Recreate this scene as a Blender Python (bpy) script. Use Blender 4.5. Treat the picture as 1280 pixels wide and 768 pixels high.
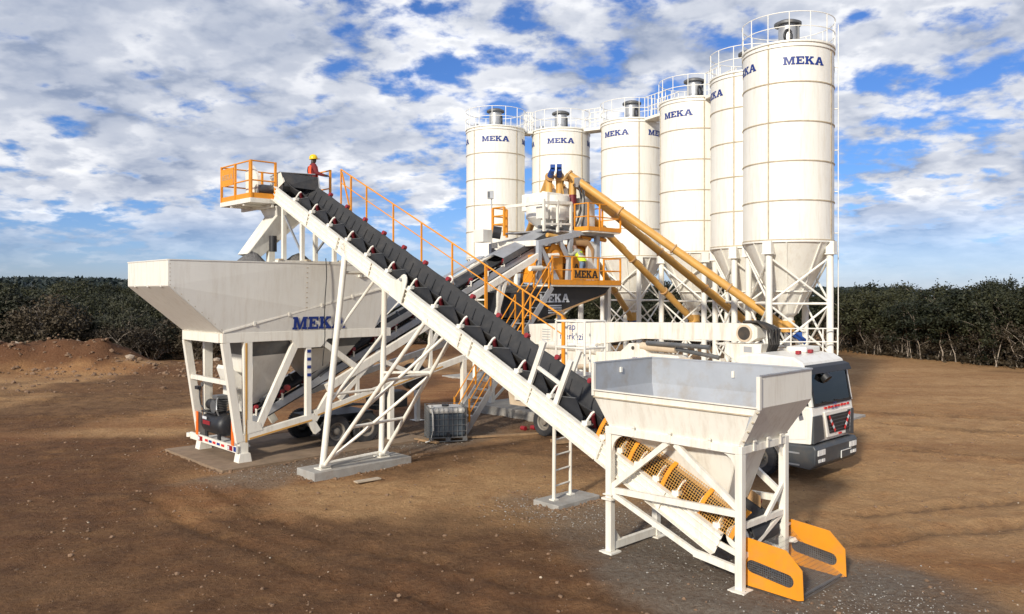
import bpy, bmesh, math, random
import numpy as np
from mathutils import Vector, Matrix, noise
from mathutils.geometry import tessellate_polygon
random.seed(7); RNG = np.random.default_rng(7)
for o in list(bpy.data.objects): bpy.data.objects.remove(o)
SC = bpy.context.scene
COL = SC.collection
R = math.radians

# ------------------------------------------------------------------ camera
cam = bpy.data.cameras.new('camera'); cam.sensor_width = 36; cam.lens = 28.1
cam.shift_y = -18 / 1280; cam.clip_end = 6000; cam.clip_start = 0.1
co = bpy.data.objects.new('camera', cam); COL.objects.link(co)
co.location = (0, 0, 4.9); co.rotation_euler = (R(90), 0, 0); SC.camera = co

# ------------------------------------------------------------------ sun and sky
SUN_EL, SUN_AZ = 25.0, 28.0          # low sun behind the camera's left shoulder
ts = Vector((-math.sin(R(SUN_AZ)) * math.cos(R(SUN_EL)), -math.cos(R(SUN_AZ)) * math.cos(R(SUN_EL)), math.sin(R(SUN_EL))))
sl = bpy.data.lights.new('sun', 'SUN'); sl.energy = 3.4; sl.angle = R(4.0); sl.color = (1.0, 0.925, 0.80)
so = bpy.data.objects.new('sun', sl); COL.objects.link(so)
so.rotation_euler = (-ts).to_track_quat('-Z', 'Y').to_euler(); so.location = (-30, -30, 40)
W = bpy.data.worlds.new('World'); SC.world = W; W.use_nodes = True
SKY_OFF, SKY_BIG = (18.2, 23.4), (51.1, 17.35)
def build_world():
    nt = W.node_tree; nt.nodes.clear(); N = nt.nodes.new; L = nt.links.new
    out = N('ShaderNodeOutputWorld'); bg = N('ShaderNodeBackground'); bg.inputs[1].default_value = 0.105
    L(bg.outputs[0], out.inputs[0])
    sky = N('ShaderNodeTexSky'); sky.sky_type = 'NISHITA'; sky.sun_disc = False
    sky.sun_elevation = R(SUN_EL); sky.sun_rotation = math.atan2(ts.x, ts.y); sky.air_density = 1.0; sky.dust_density = 0.25; sky.ozone_density = 2.2
    tc = N('ShaderNodeTexCoord'); sep = N('ShaderNodeSeparateXYZ'); L(tc.outputs['Generated'], sep.inputs[0])
    def M(op, a, b=None, c=None):
        n = N('ShaderNodeMath'); n.operation = op
        for i, x in enumerate((a, b, c)):
            if x is None: continue
            if isinstance(x, (int, float)): n.inputs[i].default_value = x
            else: L(x, n.inputs[i])
        return n.outputs[0]
    def MR(v, a, b, c=0.0, d=1.0):
        n = N('ShaderNodeMapRange'); n.interpolation_type = 'SMOOTHSTEP'; L(v, n.inputs[0])
        for i, x in enumerate((a, b, c, d)): n.inputs[i + 1].default_value = x
        return n.outputs[0]
    z = M('MAXIMUM', sep.outputs[2], 0.0)
    den = M('ADD', z, 0.26)
    px = M('DIVIDE', sep.outputs[0], den); py = M('DIVIDE', sep.outputs[1], den)
    cmb = N('ShaderNodeCombineXYZ'); L(px, cmb.inputs[0]); L(py, cmb.inputs[1])
    def noise_(off, scale, detail, rough, dist=0.0):
        add = N('ShaderNodeVectorMath'); add.operation = 'ADD'; L(cmb.outputs[0], add.inputs[0]); add.inputs[1].default_value = off
        n = N('ShaderNodeTexNoise'); L(add.outputs[0], n.inputs['Vector'])
        n.inputs['Scale'].default_value = scale; n.inputs['Detail'].default_value = detail
        n.inputs['Roughness'].default_value = rough; n.inputs['Distortion'].default_value = dist
        return n.outputs[0]
    o1 = (SKY_OFF[0], SKY_OFF[1], 1.3)
    warp = noise_((4.0, 9.0, 0), 1.3, 3, 0.5)
    d1 = noise_(o1, 8.2, 9, 0.55, 0.08)
    d2 = noise_((o1[0] - 0.035, o1[1] - 0.05, o1[2]), 8.2, 4, 0.5, 0.08)
    soft = noise_((7.7, 3.1, 0), 2.6, 5, 0.5, 0.1)
    big = noise_((SKY_BIG[0], SKY_BIG[1], 0), 0.75, 2, 0.5)
    cov = M('ADD', M('ADD', M('MULTIPLY', d1, 0.74), M('MULTIPLY', soft, 0.26)), M('MULTIPLY', M('SUBTRACT', big, 0.46), 0.72))
    dens = MR(cov, 0.42, 0.555)
    hz = MR(z, 0.015, 0.12)                       # cloud deck thins out towards the horizon
    dens = M('MULTIPLY', dens, M('ADD', 0.12, M('MULTIPLY', hz, 0.88)))
    thick = MR(cov, 0.50, 0.74)
    lit = MR(M('SUBTRACT', d1, M('MULTIPLY', soft, 0.5)), 0.10, 0.42)
    rim = MR(M('SUBTRACT', d2, d1), -0.09, 0.09)
    lit = M('MULTIPLY', M('ADD', M('MULTIPLY', lit, 0.72), M('MULTIPLY', rim, 0.28)), M('SUBTRACT', 1.0, M('MULTIPLY', thick, 0.6)))
    mixc = N('ShaderNodeMix'); mixc.data_type = 'RGBA'; L(lit, mixc.inputs[0])
    mixc.inputs[6].default_value = (2.0, 2.5, 3.6, 1); mixc.inputs[7].default_value = (8.7, 8.65, 8.65, 1)
    mul = N('ShaderNodeMix'); mul.data_type = 'RGBA'; mul.blend_type = 'MULTIPLY'; mul.inputs[0].default_value = 1
    tint = N('ShaderNodeMix'); tint.data_type = 'RGBA'; L(MR(z, 0.0, 0.16), tint.inputs[0]); tint.inputs[6].default_value = (0.44, 0.545, 0.92, 1); tint.inputs[7].default_value = (0.33, 0.51, 0.86, 1)
    L(sky.outputs[0], mul.inputs[6]); L(tint.outputs[2], mul.inputs[7])
    mx = N('ShaderNodeMix'); mx.data_type = 'RGBA'; L(dens, mx.inputs[0]); L(mul.outputs[2], mx.inputs[6]); L(mixc.outputs[2], mx.inputs[7])
    L(mx.outputs[2], bg.inputs[0])
build_world()
SC.view_settings.view_transform = 'Standard'; SC.view_settings.look = 'None'
SC.view_settings.exposure = 0.42; SC.view_settings.gamma = 1
SC.view_settings.use_curve_mapping = False
SC.render.engine = 'CYCLES'; SC.cycles.max_bounces = 6

# ------------------------------------------------------------------ materials
MATS = {}
def mat(name, col, rough=0.5, metal=0.0, var=0.12, vscale=1.5, dirt=None, dirt_amt=0.0, bump=0.0, bscale=40, streak=False, spec=0.5, alpha=None):
    m = bpy.data.materials.new(name); m.use_nodes = True; nt = m.node_tree; N = nt.nodes.new; L = nt.links.new
    b = nt.nodes['Principled BSDF']; b.inputs['Roughness'].default_value = rough; b.inputs['Metallic'].default_value = metal
    b.inputs['Specular IOR Level'].default_value = spec
    tc = N('ShaderNodeTexCoord')
    n1 = N('ShaderNodeTexNoise'); n1.inputs['Scale'].default_value = vscale; n1.inputs['Detail'].default_value = 6; n1.inputs['Roughness'].default_value = 0.65
    L(tc.outputs['Object'], n1.inputs['Vector'])
    hi = tuple(min(1, c * (1 + var)) for c in col); lo = tuple(c * (1 - var) for c in col)
    mx = N('ShaderNodeMix'); mx.data_type = 'RGBA'; mx.inputs[6].default_value = (*lo, 1); mx.inputs[7].default_value = (*hi, 1)
    mr = N('ShaderNodeMapRange'); mr.inputs[1].default_value = 0.32; mr.inputs[2].default_value = 0.68; L(n1.outputs[0], mr.inputs[0])
    L(mr.outputs[0], mx.inputs[0]); c = mx.outputs[2]
    if dirt:
        n2 = N('ShaderNodeTexNoise'); n2.inputs['Scale'].default_value = 1.0; n2.inputs['Detail'].default_value = 9; n2.inputs['Roughness'].default_value = 0.7
        mp = N('ShaderNodeMapping'); L(tc.outputs['Object'], mp.inputs[0])
        mp.inputs['Scale'].default_value = (6, 6, 0.7) if streak else (2.2, 2.2, 2.2); L(mp.outputs[0], n2.inputs['Vector'])
        r2 = N('ShaderNodeMapRange'); r2.inputs[1].default_value = 0.48; r2.inputs[2].default_value = 0.78; r2.inputs[4].default_value = dirt_amt
        L(n2.outputs[0], r2.inputs[0])
        m2 = N('ShaderNodeMix'); m2.data_type = 'RGBA'; L(r2.outputs[0], m2.inputs[0]); L(c, m2.inputs[6]); m2.inputs[7].default_value = (*dirt, 1); c = m2.outputs[2]
        rr = N('ShaderNodeMapRange'); rr.inputs[3].default_value = rough; rr.inputs[4].default_value = min(1, rough + 0.3); L(r2.outputs[0], rr.inputs[0]); L(rr.outputs[0], b.inputs['Roughness'])
    L(c, b.inputs['Base Color'])
    if bump:
        n3 = N('ShaderNodeTexNoise'); n3.inputs['Scale'].default_value = bscale; n3.inputs['Detail'].default_value = 5; L(tc.outputs['Object'], n3.inputs['Vector'])
        bp = N('ShaderNodeBump'); bp.inputs['Strength'].default_value = bump; bp.inputs['Distance'].default_value = 0.02; L(n3.outputs[0], bp.inputs['Height']); L(bp.outputs[0], b.inputs['Normal'])
    MATS[name] = m; return m
SOIL = (0.22, 0.125, 0.065)
mat('white', (0.79, 0.755, 0.665), 0.42, var=0.03, dirt=(0.42, 0.32, 0.21), dirt_amt=0.5, streak=True, bump=0.04, bscale=3)
mat('silo', (0.82, 0.80, 0.725), 0.42, var=0.02, vscale=0.6, dirt=(0.56, 0.47, 0.34), dirt_amt=0.5, streak=True, bump=0.05, bscale=1.6)
mat('bin', (0.735, 0.71, 0.645), 0.45, var=0.03, vscale=0.8, dirt=(0.45, 0.37, 0.27), dirt_amt=0.36, streak=True, bump=0.05, bscale=2)
mat('greypaint', (0.37, 0.39, 0.42), 0.45, var=0.08, dirt=(0.30, 0.25, 0.19), dirt_amt=0.75, bump=0.04, bscale=3)
mat('joint', (0.46, 0.38, 0.26), 0.75, var=0.25, vscale=5)
mat('yellow', (0.76, 0.285, 0.014), 0.5, var=0.08, dirt=(0.34, 0.18, 0.07), dirt_amt=0.6)
mat('screw', (0.60, 0.325, 0.075), 0.45, var=0.1, dirt=(0.33, 0.22, 0.11), dirt_amt=0.5)
mat('tan', (0.50, 0.30, 0.14), 0.6, var=0.12)
mat('rubber', (0.028, 0.029, 0.032), 0.75, var=0.25, vscale=4, dirt=(0.13, 0.11, 0.09), dirt_amt=0.5)
mat('belt', (0.028, 0.028, 0.029), 0.7, var=0.25, vscale=3, dirt=(0.085, 0.075, 0.065), dirt_amt=0.6)
mat('black', (0.016, 0.017, 0.02), 0.5, var=0.2, dirt=(0.1, 0.08, 0.06), dirt_amt=0.25)
mat('navy', (0.007, 0.032, 0.21), 0.5, var=0.08)
mat('letterwhite', (0.62, 0.64, 0.66), 0.6)
mat('letterblack', (0.02, 0.017, 0.015), 0.6)
mat('bluegear', (0.015, 0.07, 0.3), 0.45, var=0.1)
mat('maroon', (0.16, 0.012, 0.018), 0.5, var=0.2)
mat('red', (0.27, 0.018, 0.025), 0.5)
mat('steel', (0.42, 0.43, 0.44), 0.42, metal=0.5, var=0.15, dirt=(0.3, 0.24, 0.18), dirt_amt=0.4)
mat('darksteel', (0.12, 0.125, 0.13), 0.5, metal=0.3, var=0.2, dirt=(0.3, 0.25, 0.2), dirt_amt=0.5)
mat('concrete', (0.33, 0.315, 0.285), 0.9, var=0.18, vscale=3, dirt=(0.24, 0.16, 0.1), dirt_amt=0.5, bump=0.4, bscale=30)
mat('wood', (0.3, 0.19, 0.1), 0.8, var=0.25, vscale=4, bump=0.3)
mat('aggregate', (0.13, 0.125, 0.12), 0.95, var=0.4, vscale=18, bump=0.9, bscale=25)
mat('glass', (0.012, 0.018, 0.018), 0.08, var=0.05, spec=0.22)
mat('cabgrey', (0.055, 0.062, 0.068), 0.5, var=0.12, dirt=(0.2, 0.15, 0.1), dirt_amt=0.35)
mat('truckwhite', (0.80, 0.77, 0.70), 0.35, var=0.03, dirt=(0.45, 0.36, 0.25), dirt_amt=0.36, streak=True)
mat('boom', (0.79, 0.75, 0.66), 0.45, var=0.04, dirt=(0.36, 0.24, 0.13), dirt_amt=0.75, streak=True)
mat('beige', (0.62, 0.50, 0.36), 0.5, var=0.08, dirt=(0.3, 0.2, 0.12), dirt_amt=0.5)
mat('rim', (0.20, 0.18, 0.15), 0.55, var=0.2, dirt=(0.25, 0.16, 0.09), dirt_amt=0.6)
mat('hoses', (0.03, 0.027, 0.024), 0.7, var=0.3, dirt=(0.16, 0.11, 0.07), dirt_amt=0.6)
mat('orange', (0.85, 0.16, 0.02), 0.4)
mat('redwhite', (0.62, 0.03, 0.03), 0.4)
mat('lampglass', (0.75, 0.75, 0.72), 0.15)
mat('tailred', (0.3, 0.01, 0.015), 0.2)
mat('skin', (0.045, 0.026, 0.018), 0.5)
mat('skinb', (0.18, 0.1, 0.07), 0.5)
mat('redcloth', (0.16, 0.016, 0.02), 0.85, var=0.2, vscale=8, bump=0.3, bscale=12)
mat('orangecloth', (0.82, 0.09, 0.03), 0.8)
mat('jeans', (0.13, 0.19, 0.28), 0.85, var=0.2, vscale=9)
mat('greyshirt', (0.3, 0.3, 0.26), 0.85, var=0.25, vscale=12)
mat('hivis', (0.62, 0.85, 0.04), 0.8)
mat('helmet', (0.85, 0.56, 0.01), 0.3)
mat('tank', (0.055, 0.07, 0.085), 0.5, var=0.15, vscale=2.5)
mat('tanktop', (0.62, 0.60, 0.55), 0.4)
mat('trunk', (0.36, 0.30, 0.24), 0.9, var=0.3, vscale=6, bump=0.5)
mat('twig', (0.20, 0.155, 0.115), 0.9, var=0.3)
mat('rock', (0.34, 0.27, 0.2), 0.9, var=0.3, vscale=3, bump=0.5, bscale=8)
mat('clod', (0.20, 0.125, 0.075), 0.95, var=0.3, vscale=6)
mat('dustpad', (0.235, 0.165, 0.105), 0.95, var=0.2, vscale=2, dirt=(0.15, 0.095, 0.055), dirt_amt=0.8, bump=0.3, bscale=25)
mat('trailergrey', (0.62, 0.61, 0.58), 0.45, var=0.05, dirt=(0.4, 0.33, 0.25), dirt_amt=0.4)
mat('paleplank', (0.46, 0.38, 0.28), 0.85, var=0.2)
def leafmat(name, c1, c2):
    m = bpy.data.materials.new(name); m.use_nodes = True; nt = m.node_tree; N = nt.nodes.new; L = nt.links.new
    b = nt.nodes['Principled BSDF']; b.inputs['Roughness'].default_value = 0.6; b.inputs['Specular IOR Level'].default_value = 0.25
    tc = N('ShaderNodeTexCoord'); n = N('ShaderNodeTexNoise'); n.inputs['Scale'].default_value = 1.3; n.inputs['Detail'].default_value = 5
    oi = N('ShaderNodeObjectInfo')
    L(tc.outputs['Object'], n.inputs['Vector'])
    ad = N('ShaderNodeMath'); ad.operation = 'MULTIPLY_ADD'; L(oi.outputs['Random'], ad.inputs[0]); ad.inputs[1].default_value = 0.34; ad.inputs[2].default_value = -0.17
    a2 = N('ShaderNodeMath'); L(n.outputs[0], a2.inputs[0]); L(ad.outputs[0], a2.inputs[1])
    mr = N('ShaderNodeMapRange'); mr.inputs[1].default_value = 0.33; mr.inputs[2].default_value = 0.67; L(a2.outputs[0], mr.inputs[0])
    mx = N('ShaderNodeMix'); mx.data_type = 'RGBA'; mx.inputs[6].default_value = (*c1, 1); mx.inputs[7].default_value = (*c2, 1); L(mr.outputs[0], mx.inputs[0])
    L(mx.outputs[2], b.inputs['Base Color']); MATS[name] = m
def glassmat():
    m = bpy.data.materials.new('clearglass'); m.use_nodes = True; nt = m.node_tree; nt.nodes.clear(); N = nt.nodes.new; L = nt.links.new
    o = N('ShaderNodeOutputMaterial'); mx = N('ShaderNodeMixShader'); t = N('ShaderNodeBsdfTransparent'); t.inputs[0].default_value = (0.50, 0.60, 0.56, 1); g = N('ShaderNodeBsdfGlossy'); g.inputs['Roughness'].default_value = 0.03
    f = N('ShaderNodeFresnel'); f.inputs[0].default_value = 1.45; L(f.outputs[0], mx.inputs[0]); L(t.outputs[0], mx.inputs[1]); L(g.outputs[0], mx.inputs[2]); L(mx.outputs[0], o.inputs[0]); MATS['clearglass'] = m
glassmat()
leafmat('leaf', (0.015, 0.019, 0.010), (0.044, 0.045, 0.020))
leafmat('leafdry', (0.033, 0.025, 0.016), (0.068, 0.052, 0.031))
leafmat('leafgrey', (0.027, 0.029, 0.019), (0.055, 0.055, 0.033))
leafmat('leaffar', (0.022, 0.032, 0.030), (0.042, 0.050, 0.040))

# ------------------------------------------------------------------ plant frame: a runs along the bin trailer, b along the loading belt
TH = R(43.6); CT, ST = math.cos(TH), math.sin(TH)
def PW(a, b, z=0.0): return Vector((CT * a - ST * b, ST * a + CT * b, z))
BASE = {}
def link(name, data, parent=None):
    o = bpy.data.objects.new(name, data); COL.objects.link(o)
    if parent is not None:
        o.parent = parent; BASE[o.name] = BASE.get(parent.name, Vector((0, 0, 0)))
    return o
def tag(o, label=None, cat=None, group=None, kind=None):
    if label: o['label'] = label
    if cat: o['category'] = cat
    if group: o['group'] = group
    if kind: o['kind'] = kind
    return o
def thing(name, label, cat, base, group=None, plant=True, rz=None):
    """Empty at the thing's base; parts are then given in plant coordinates (plant=True) or in the thing's own frame"""
    o = bpy.data.objects.new(name, None); COL.objects.link(o)
    if plant:
        o.location = PW(*base); o.rotation_euler = (0, 0, TH); BASE[o.name] = Vector(base)
    else:
        o.location = base; o.rotation_euler = (0, 0, rz or 0); BASE[o.name] = Vector((0, 0, 0))
    return tag(o, label, cat, group)
class MB:
    def __init__(s): s.v = []; s.f = []; s.m = []; s.mi = 0
    def add(s, vs, fs):
        n = len(s.v); s.v += [tuple(p) for p in vs]; s.f += [tuple(i + n for i in f) for f in fs]; s.m += [s.mi] * len(fs); return s
    def box(s, c, size, M=None):
        hx, hy, hz = size[0] / 2, size[1] / 2, size[2] / 2; c = Vector(c)
        vs = [Vector((x, y, z)) for x in (-hx, hx) for y in (-hy, hy) for z in (-hz, hz)]
        if M is not None: vs = [M @ p for p in vs]
        return s.add([c + p for p in vs], [(0, 1, 3, 2), (4, 6, 7, 5), (0, 4, 5, 1), (2, 3, 7, 6), (0, 2, 6, 4), (1, 5, 7, 3)])
    def span(s, lo, hi): return s.box([(lo[i] + hi[i]) / 2 for i in range(3)], [hi[i] - lo[i] for i in range(3)])
    def beam(s, p, q, w, h, up=(0, 0, 1)):
        p, q = Vector(p), Vector(q); d = (q - p).normalized(); u = Vector(up)
        if abs(d.dot(u)) > 0.999: u = Vector((1, 0, 0))
        sd = d.cross(u).normalized(); u = sd.cross(d)
        vs = [b + sd * (x * w / 2) + u * (y * h / 2) for b in (p, q) for x, y in ((-1, -1), (1, -1), (1, 1), (-1, 1))]
        return s.add(vs, [(3, 2, 1, 0), (4, 5, 6, 7), (0, 1, 5, 4), (1, 2, 6, 5), (2, 3, 7, 6), (3, 0, 4, 7)])
    def tube(s, p, q, r, n=10, r2=None, caps=True):
        p, q = Vector(p), Vector(q); d = (q - p).normalized(); u = Vector((0, 0, 1)) if abs(d.z) < 0.95 else Vector((1, 0, 0))
        sd = d.cross(u).normalized(); u = sd.cross(d); r2 = r if r2 is None else r2
        vs = [b + (sd * math.cos(2 * math.pi * k / n) + u * math.sin(2 * math.pi * k / n)) * rr for b, rr in ((p, r), (q, r2)) for k in range(n)]
        fs = [(k, (k + 1) % n, n + (k + 1) % n, n + k) for k in range(n)]
        if caps: fs += [tuple(range(n - 1, -1, -1)), tuple(range(n, 2 * n))]
        return s.add(vs, fs)
    def pipe(s, pts, r, n=7):
        pts = [Vector(p) for p in pts]; vs = []; m = len(pts)
        for i, p in enumerate(pts):
            d = (pts[min(i + 1, m - 1)] - pts[max(i - 1, 0)]).normalized(); u = Vector((0, 0, 1)) if abs(d.z) < 0.95 else Vector((1, 0, 0))
            sd = d.cross(u).normalized(); u = sd.cross(d); rr = r[i] if isinstance(r, (list, tuple)) else r
            vs += [p + (sd * math.cos(2 * math.pi * k / n) + u * math.sin(2 * math.pi * k / n)) * rr for k in range(n)]
        fs = [(i * n + k, i * n + (k + 1) % n, (i + 1) * n + (k + 1) % n, (i + 1) * n + k) for i in range(m - 1) for k in range(n)]
        fs += [tuple(range(n - 1, -1, -1)), tuple(range((m - 1) * n, m * n))]
        return s.add(vs, fs)
    def ring(s, c, r, th, z0, z1, n=64):
        """hollow band"""
        return s.lathe([(r, z0), (r + th, z0), (r + th, z1), (r, z1)], n, c, closed=True)
    def lathe(s, prof, n=64, c=(0, 0, 0), closed=False):
        c = Vector(c); m = len(prof)
        vs = [c + Vector((r * math.cos(2 * math.pi * k / n), r * math.sin(2 * math.pi * k / n), z)) for k in range(n) for r, z in prof]
        fs = []
        for k in range(n):
            k2 = (k + 1) % n
            for j in range(m if closed else m - 1):
                j2 = (j + 1) % m; fs.append((k * m + j, k2 * m + j, k2 * m + j2, k * m + j2))
        return s.add(vs, fs)
    def prism(s, poly, ext):
        """planar outline (3-D points) pushed along ext"""
        poly = [Vector(p) for p in poly]; ext = Vector(ext); n = len(poly)
        tris = tessellate_polygon([poly])
        fs = [tuple(t) for t in tris] + [tuple(n + i for i in reversed(t)) for t in tris]
        fs += [(i, (i + 1) % n, n + (i + 1) % n, n + i) for i in range(n)]
        return s.add(poly + [p + ext for p in poly], fs)
    def plate(s, poly, th):
        poly = [Vector(p) for p in poly]; nrm = Vector((0, 0, 0))
        for i in range(len(poly)): nrm += poly[i].cross(poly[(i + 1) % len(poly)])
        return s.prism(poly, nrm.normalized() * th)
    def frustum(s, lo, hi):
        """lo/hi = four corners each, thin open shell"""
        return s.add(list(lo) + list(hi), [(i, (i + 1) % 4, 4 + (i + 1) % 4, 4 + i) for i in range(4)])
    def mesh(s, name, mats, base=Vector((0, 0, 0)), smooth=None):
        me = bpy.data.meshes.new(name); me.from_pydata([tuple(Vector(p) - base) for p in s.v], [], s.f)
        for m in (mats if isinstance(mats, (list, tuple)) else [mats]): me.materials.append(MATS[m])
        if any(s.m): me.polygons.foreach_set('material_index', s.m)
        bm = bmesh.new(); bm.from_mesh(me); bmesh.ops.recalc_face_normals(bm, faces=bm.faces); bm.to_mesh(me); bm.free()
        if smooth: me.shade_smooth() ; me.set_sharp_from_angle(angle=R(smooth))
        return me
    def build(s, name, mats, parent=None, smooth=None, bevel=0.0):
        base = BASE.get(parent.name, Vector((0, 0, 0))) if parent is not None else Vector((0, 0, 0))
        o = link(name, s.mesh(name, mats, base, smooth), parent)
        if bevel:
            b = o.modifiers.new('bevel', 'BEVEL'); b.width = bevel; b.segments = 2; b.limit_method = 'ANGLE'; b.angle_limit = R(40)
        return o
def beam(par, name, p, q, w, h, m='white', up=(0, 0, 1), bevel=0.0): return MB().beam(p, q, w, h, up).build(name, m, par, bevel=bevel)
def tube(par, name, p, q, r, m='white', n=10, r2=None): return MB().tube(p, q, r, n, r2).build(name, m, par, smooth=40)
def box(par, name, lo, hi, m='white', bevel=0.0): return MB().span(lo, hi).build(name, m, par, bevel=bevel)
def copy_tree(o, parent=None):
    c = o.copy(); COL.objects.link(c); c.parent = parent
    for ch in o.children: copy_tree(ch, c)
    return c
# slab lettering, drawn as outlines
GL = {
 'M': (1.26, [[(0,0),(.42,0),(.42,.17),(.33,.17),(.33,.66),(.56,0),(.70,0),(.93,.66),(.93,.17),(.84,.17),(.84,0),(1.26,0),(1.26,.17),(1.17,.17),(1.17,.83),(1.26,.83),(1.26,1),(.86,1),(.63,.36),(.40,1),(0,1),(0,.83),(.09,.83),(.09,.17),(0,.17)]]),
 'E': (.9, [[(0,0),(.9,0),(.9,.36),(.74,.36),(.74,.19),(.36,.19),(.36,.42),(.5,.42),(.5,.34),(.62,.34),(.62,.68),(.5,.68),(.5,.6),(.36,.6),(.36,.81),(.72,.81),(.72,.66),(.88,.66),(.88,1),(0,1),(0,.83),(.1,.83),(.1,.17),(0,.17)]]),
 'K': (1.1, [[(0,0),(.45,0),(.45,.17),(.36,.17),(.36,.38),(.44,.46),(.66,.17),(.6,.17),(.6,0),(1.1,0),(1.1,.17),(1.0,.17),(.64,.62),(.86,.83),(1.02,.83),(1.02,1),(.58,1),(.58,.83),(.62,.83),(.36,.58),(.36,.83),(.45,.83),(.45,1),(0,1),(0,.83),(.1,.83),(.1,.17),(0,.17)]]),
 'A': (1.2, [[(0,0),(.44,0),(.44,.17),(.36,.17),(.41,.29),(.74,.29),(.79,.17),(.7,.17),(.7,0),(1.2,0),(1.2,.17),(1.1,.17),(.77,1),(.42,1),(.1,.17),(0,.17)], [(.47,.45),(.575,.74),(.68,.45)]]),
}
def slab_text(txt, h, fn, wscale=1.05, gap=0.07):
    """fn(x, y) -> point; x centred on the word"""
    tot = sum(GL[c][0] for c in txt) + gap * (len(txt) - 1); x = -tot / 2; mb = MB()
    for c in txt:
        w, loops = GL[c]; pts = [Vector((px, py, 0)) for lp in loops for px, py in lp]
        tr = tessellate_polygon([[Vector((px, py, 0)) for px, py in lp] for lp in loops])
        mb.add([fn((x + p.x) * h * wscale, p.y * h) for p in pts], tr); x += w + gap
    return mb
def font_text(par, name, txt, h, fn, m):
    c = bpy.data.curves.new('t', 'FONT'); c.body = txt; c.size = h; c.align_x = 'CENTER'
    o = bpy.data.objects.new('t', c); COL.objects.link(o); dg = bpy.context.evaluated_depsgraph_get()
    me = bpy.data.meshes.new_from_object(o.evaluated_get(dg)); bpy.data.objects.remove(o)
    mb = MB(); mb.add([fn(v.co.x, v.co.y) for v in me.vertices], [tuple(p.vertices) for p in me.polygons])
    return mb.build(name, m, par)
# ------------------------------------------------------------------ terrain
def vnoise(x, y, seed=0):
    xi = np.floor(x).astype(np.int64); yi = np.floor(y).astype(np.int64); fx = x - xi; fy = y - yi
    fx = fx * fx * (3 - 2 * fx); fy = fy * fy * (3 - 2 * fy)
    def h(i, j):
        n = (i * 374761393 + j * 668265263 + seed * 1442695041) & 0xffffffff
        n = ((n ^ (n >> 13)) * 1274126177) & 0xffffffff
        return ((n ^ (n >> 16)) & 0xffff) / 65535.0
    return (h(xi, yi) * (1 - fx) + h(xi + 1, yi) * fx) * (1 - fy) + (h(xi, yi + 1) * (1 - fx) + h(xi + 1, yi + 1) * fx) * fy
def fbm(x, y, o=4, seed=0):
    t = 0; a = 0.5
    for k in range(o): t = t + a * vnoise(x * 2 ** k, y * 2 ** k, seed + k); a *= 0.5
    return t / (1 - 0.5 ** o)
def sstep(a, b, x): t = np.clip((x - a) / (b - a), 0, 1); return t * t * (3 - 2 * t)
def segdist(x, y, p, q):
    dx, dy = q[0] - p[0], q[1] - p[1]; t = np.clip(((x - p[0]) * dx + (y - p[1]) * dy) / (dx * dx + dy * dy), 0, 1)
    return np.hypot(x - p[0] - t * dx, y - p[1] - t * dy)
RUTS = [((-7.5, 20.0), (-4.2, 16.4), (0.8, 13.2), (4.2, 11.3)), ((-9.0, 19.0), (-5.2, 15.4), (-0.4, 12.4), (2.6, 10.2)),
        ((-40, 36.5), (-24, 35.5), (-13, 37.5)), ((-40, 38.2), (-24, 37.4), (-13, 39.3)), ((-38, 30.5), (-22, 30.0), (-11, 32.5)),
        ((6.5, 15.5), (13, 17.5), (26, 19)), ((7.5, 17.5), (13.5, 19.4), (27, 21)), ((12, 25), (18, 22.5), (30, 23)), ((14, 30), (20, 26), (33, 26.5)), ((13, 33), (22, 30), (34, 31))]
def rut(x, y):
    d = np.full(np.shape(x), 99.0)
    for pl in RUTS:
        for p, q in zip(pl[:-1], pl[1:]): d = np.minimum(d, segdist(x, y, p, q))
    return d
def height(x, y):
    x = np.asarray(x, float); y = np.asarray(y, float)
    wig = (fbm(x * 0.35, y * 0.35, 3, 40) - 0.5)
    z = 0.09 * (fbm(x * 0.8, y * 0.8, 4, 3) - 0.5) + 0.075 * (np.abs(fbm(x * 2.3, y * 2.3, 3, 9) - 0.5) * 2 - 0.3)
    d = rut(x + wig * 0.9, y + wig * 0.9)
    lug = 0.6 + 0.4 * np.sin((x * 0.8 - y * 0.6) * 21 + wig * 8)
    z = z - 0.085 * np.exp(-(d / 0.2) ** 2) * lug + 0.085 * np.exp(-((d - 0.42) / 0.16) ** 2) * fbm(x * 2, y * 2, 2, 5)
    far = sstep(-9, -15, x) * sstep(27, 36, y)
    z = z + far * (0.36 * (fbm(x * 0.22, y * 0.5, 4, 21) - 0.45))
    # spoil bank at the left edge of the yard
    bc = 50.5 + 2.2 * (fbm(x * 0.13, y * 0, 3, 31) - 0.5)
    bh = (1.35 * sstep(-22.5, -26.5, x) + 0.45 * sstep(-12, -18, x)) * (0.45 + 1.0 * fbm(x * 0.9, y * 0.9, 4, 33))
    z = z + bh * np.exp(-(np.abs(y - bc) / 2.3) ** 3)
    m = np.exp(-(((x - 30.5) / 2.6) ** 2 + ((y - 67) / 1.4) ** 2)); z = z + 0.6 * m
    z = z + sstep(72, 180, y) * (1.1 + 0.5 * (fbm(x * 0.02, y * 0.02, 2, 50) - 0.5)) * sstep(10, -30, x) + sstep(90, 400, np.hypot(x, y)) * 1.0
    return z
def axis_(lo, d0, d1, hi, step, grow):
    c = list(np.arange(d0, d1, step)); s = step; v = d1
    while v < hi: c.append(v); s *= grow; v += s
    s = step; v = d0; pre = []
    while v > lo: s *= grow; v -= s; pre.append(v)
    return np.array(pre[::-1] + c + [hi])
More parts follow.
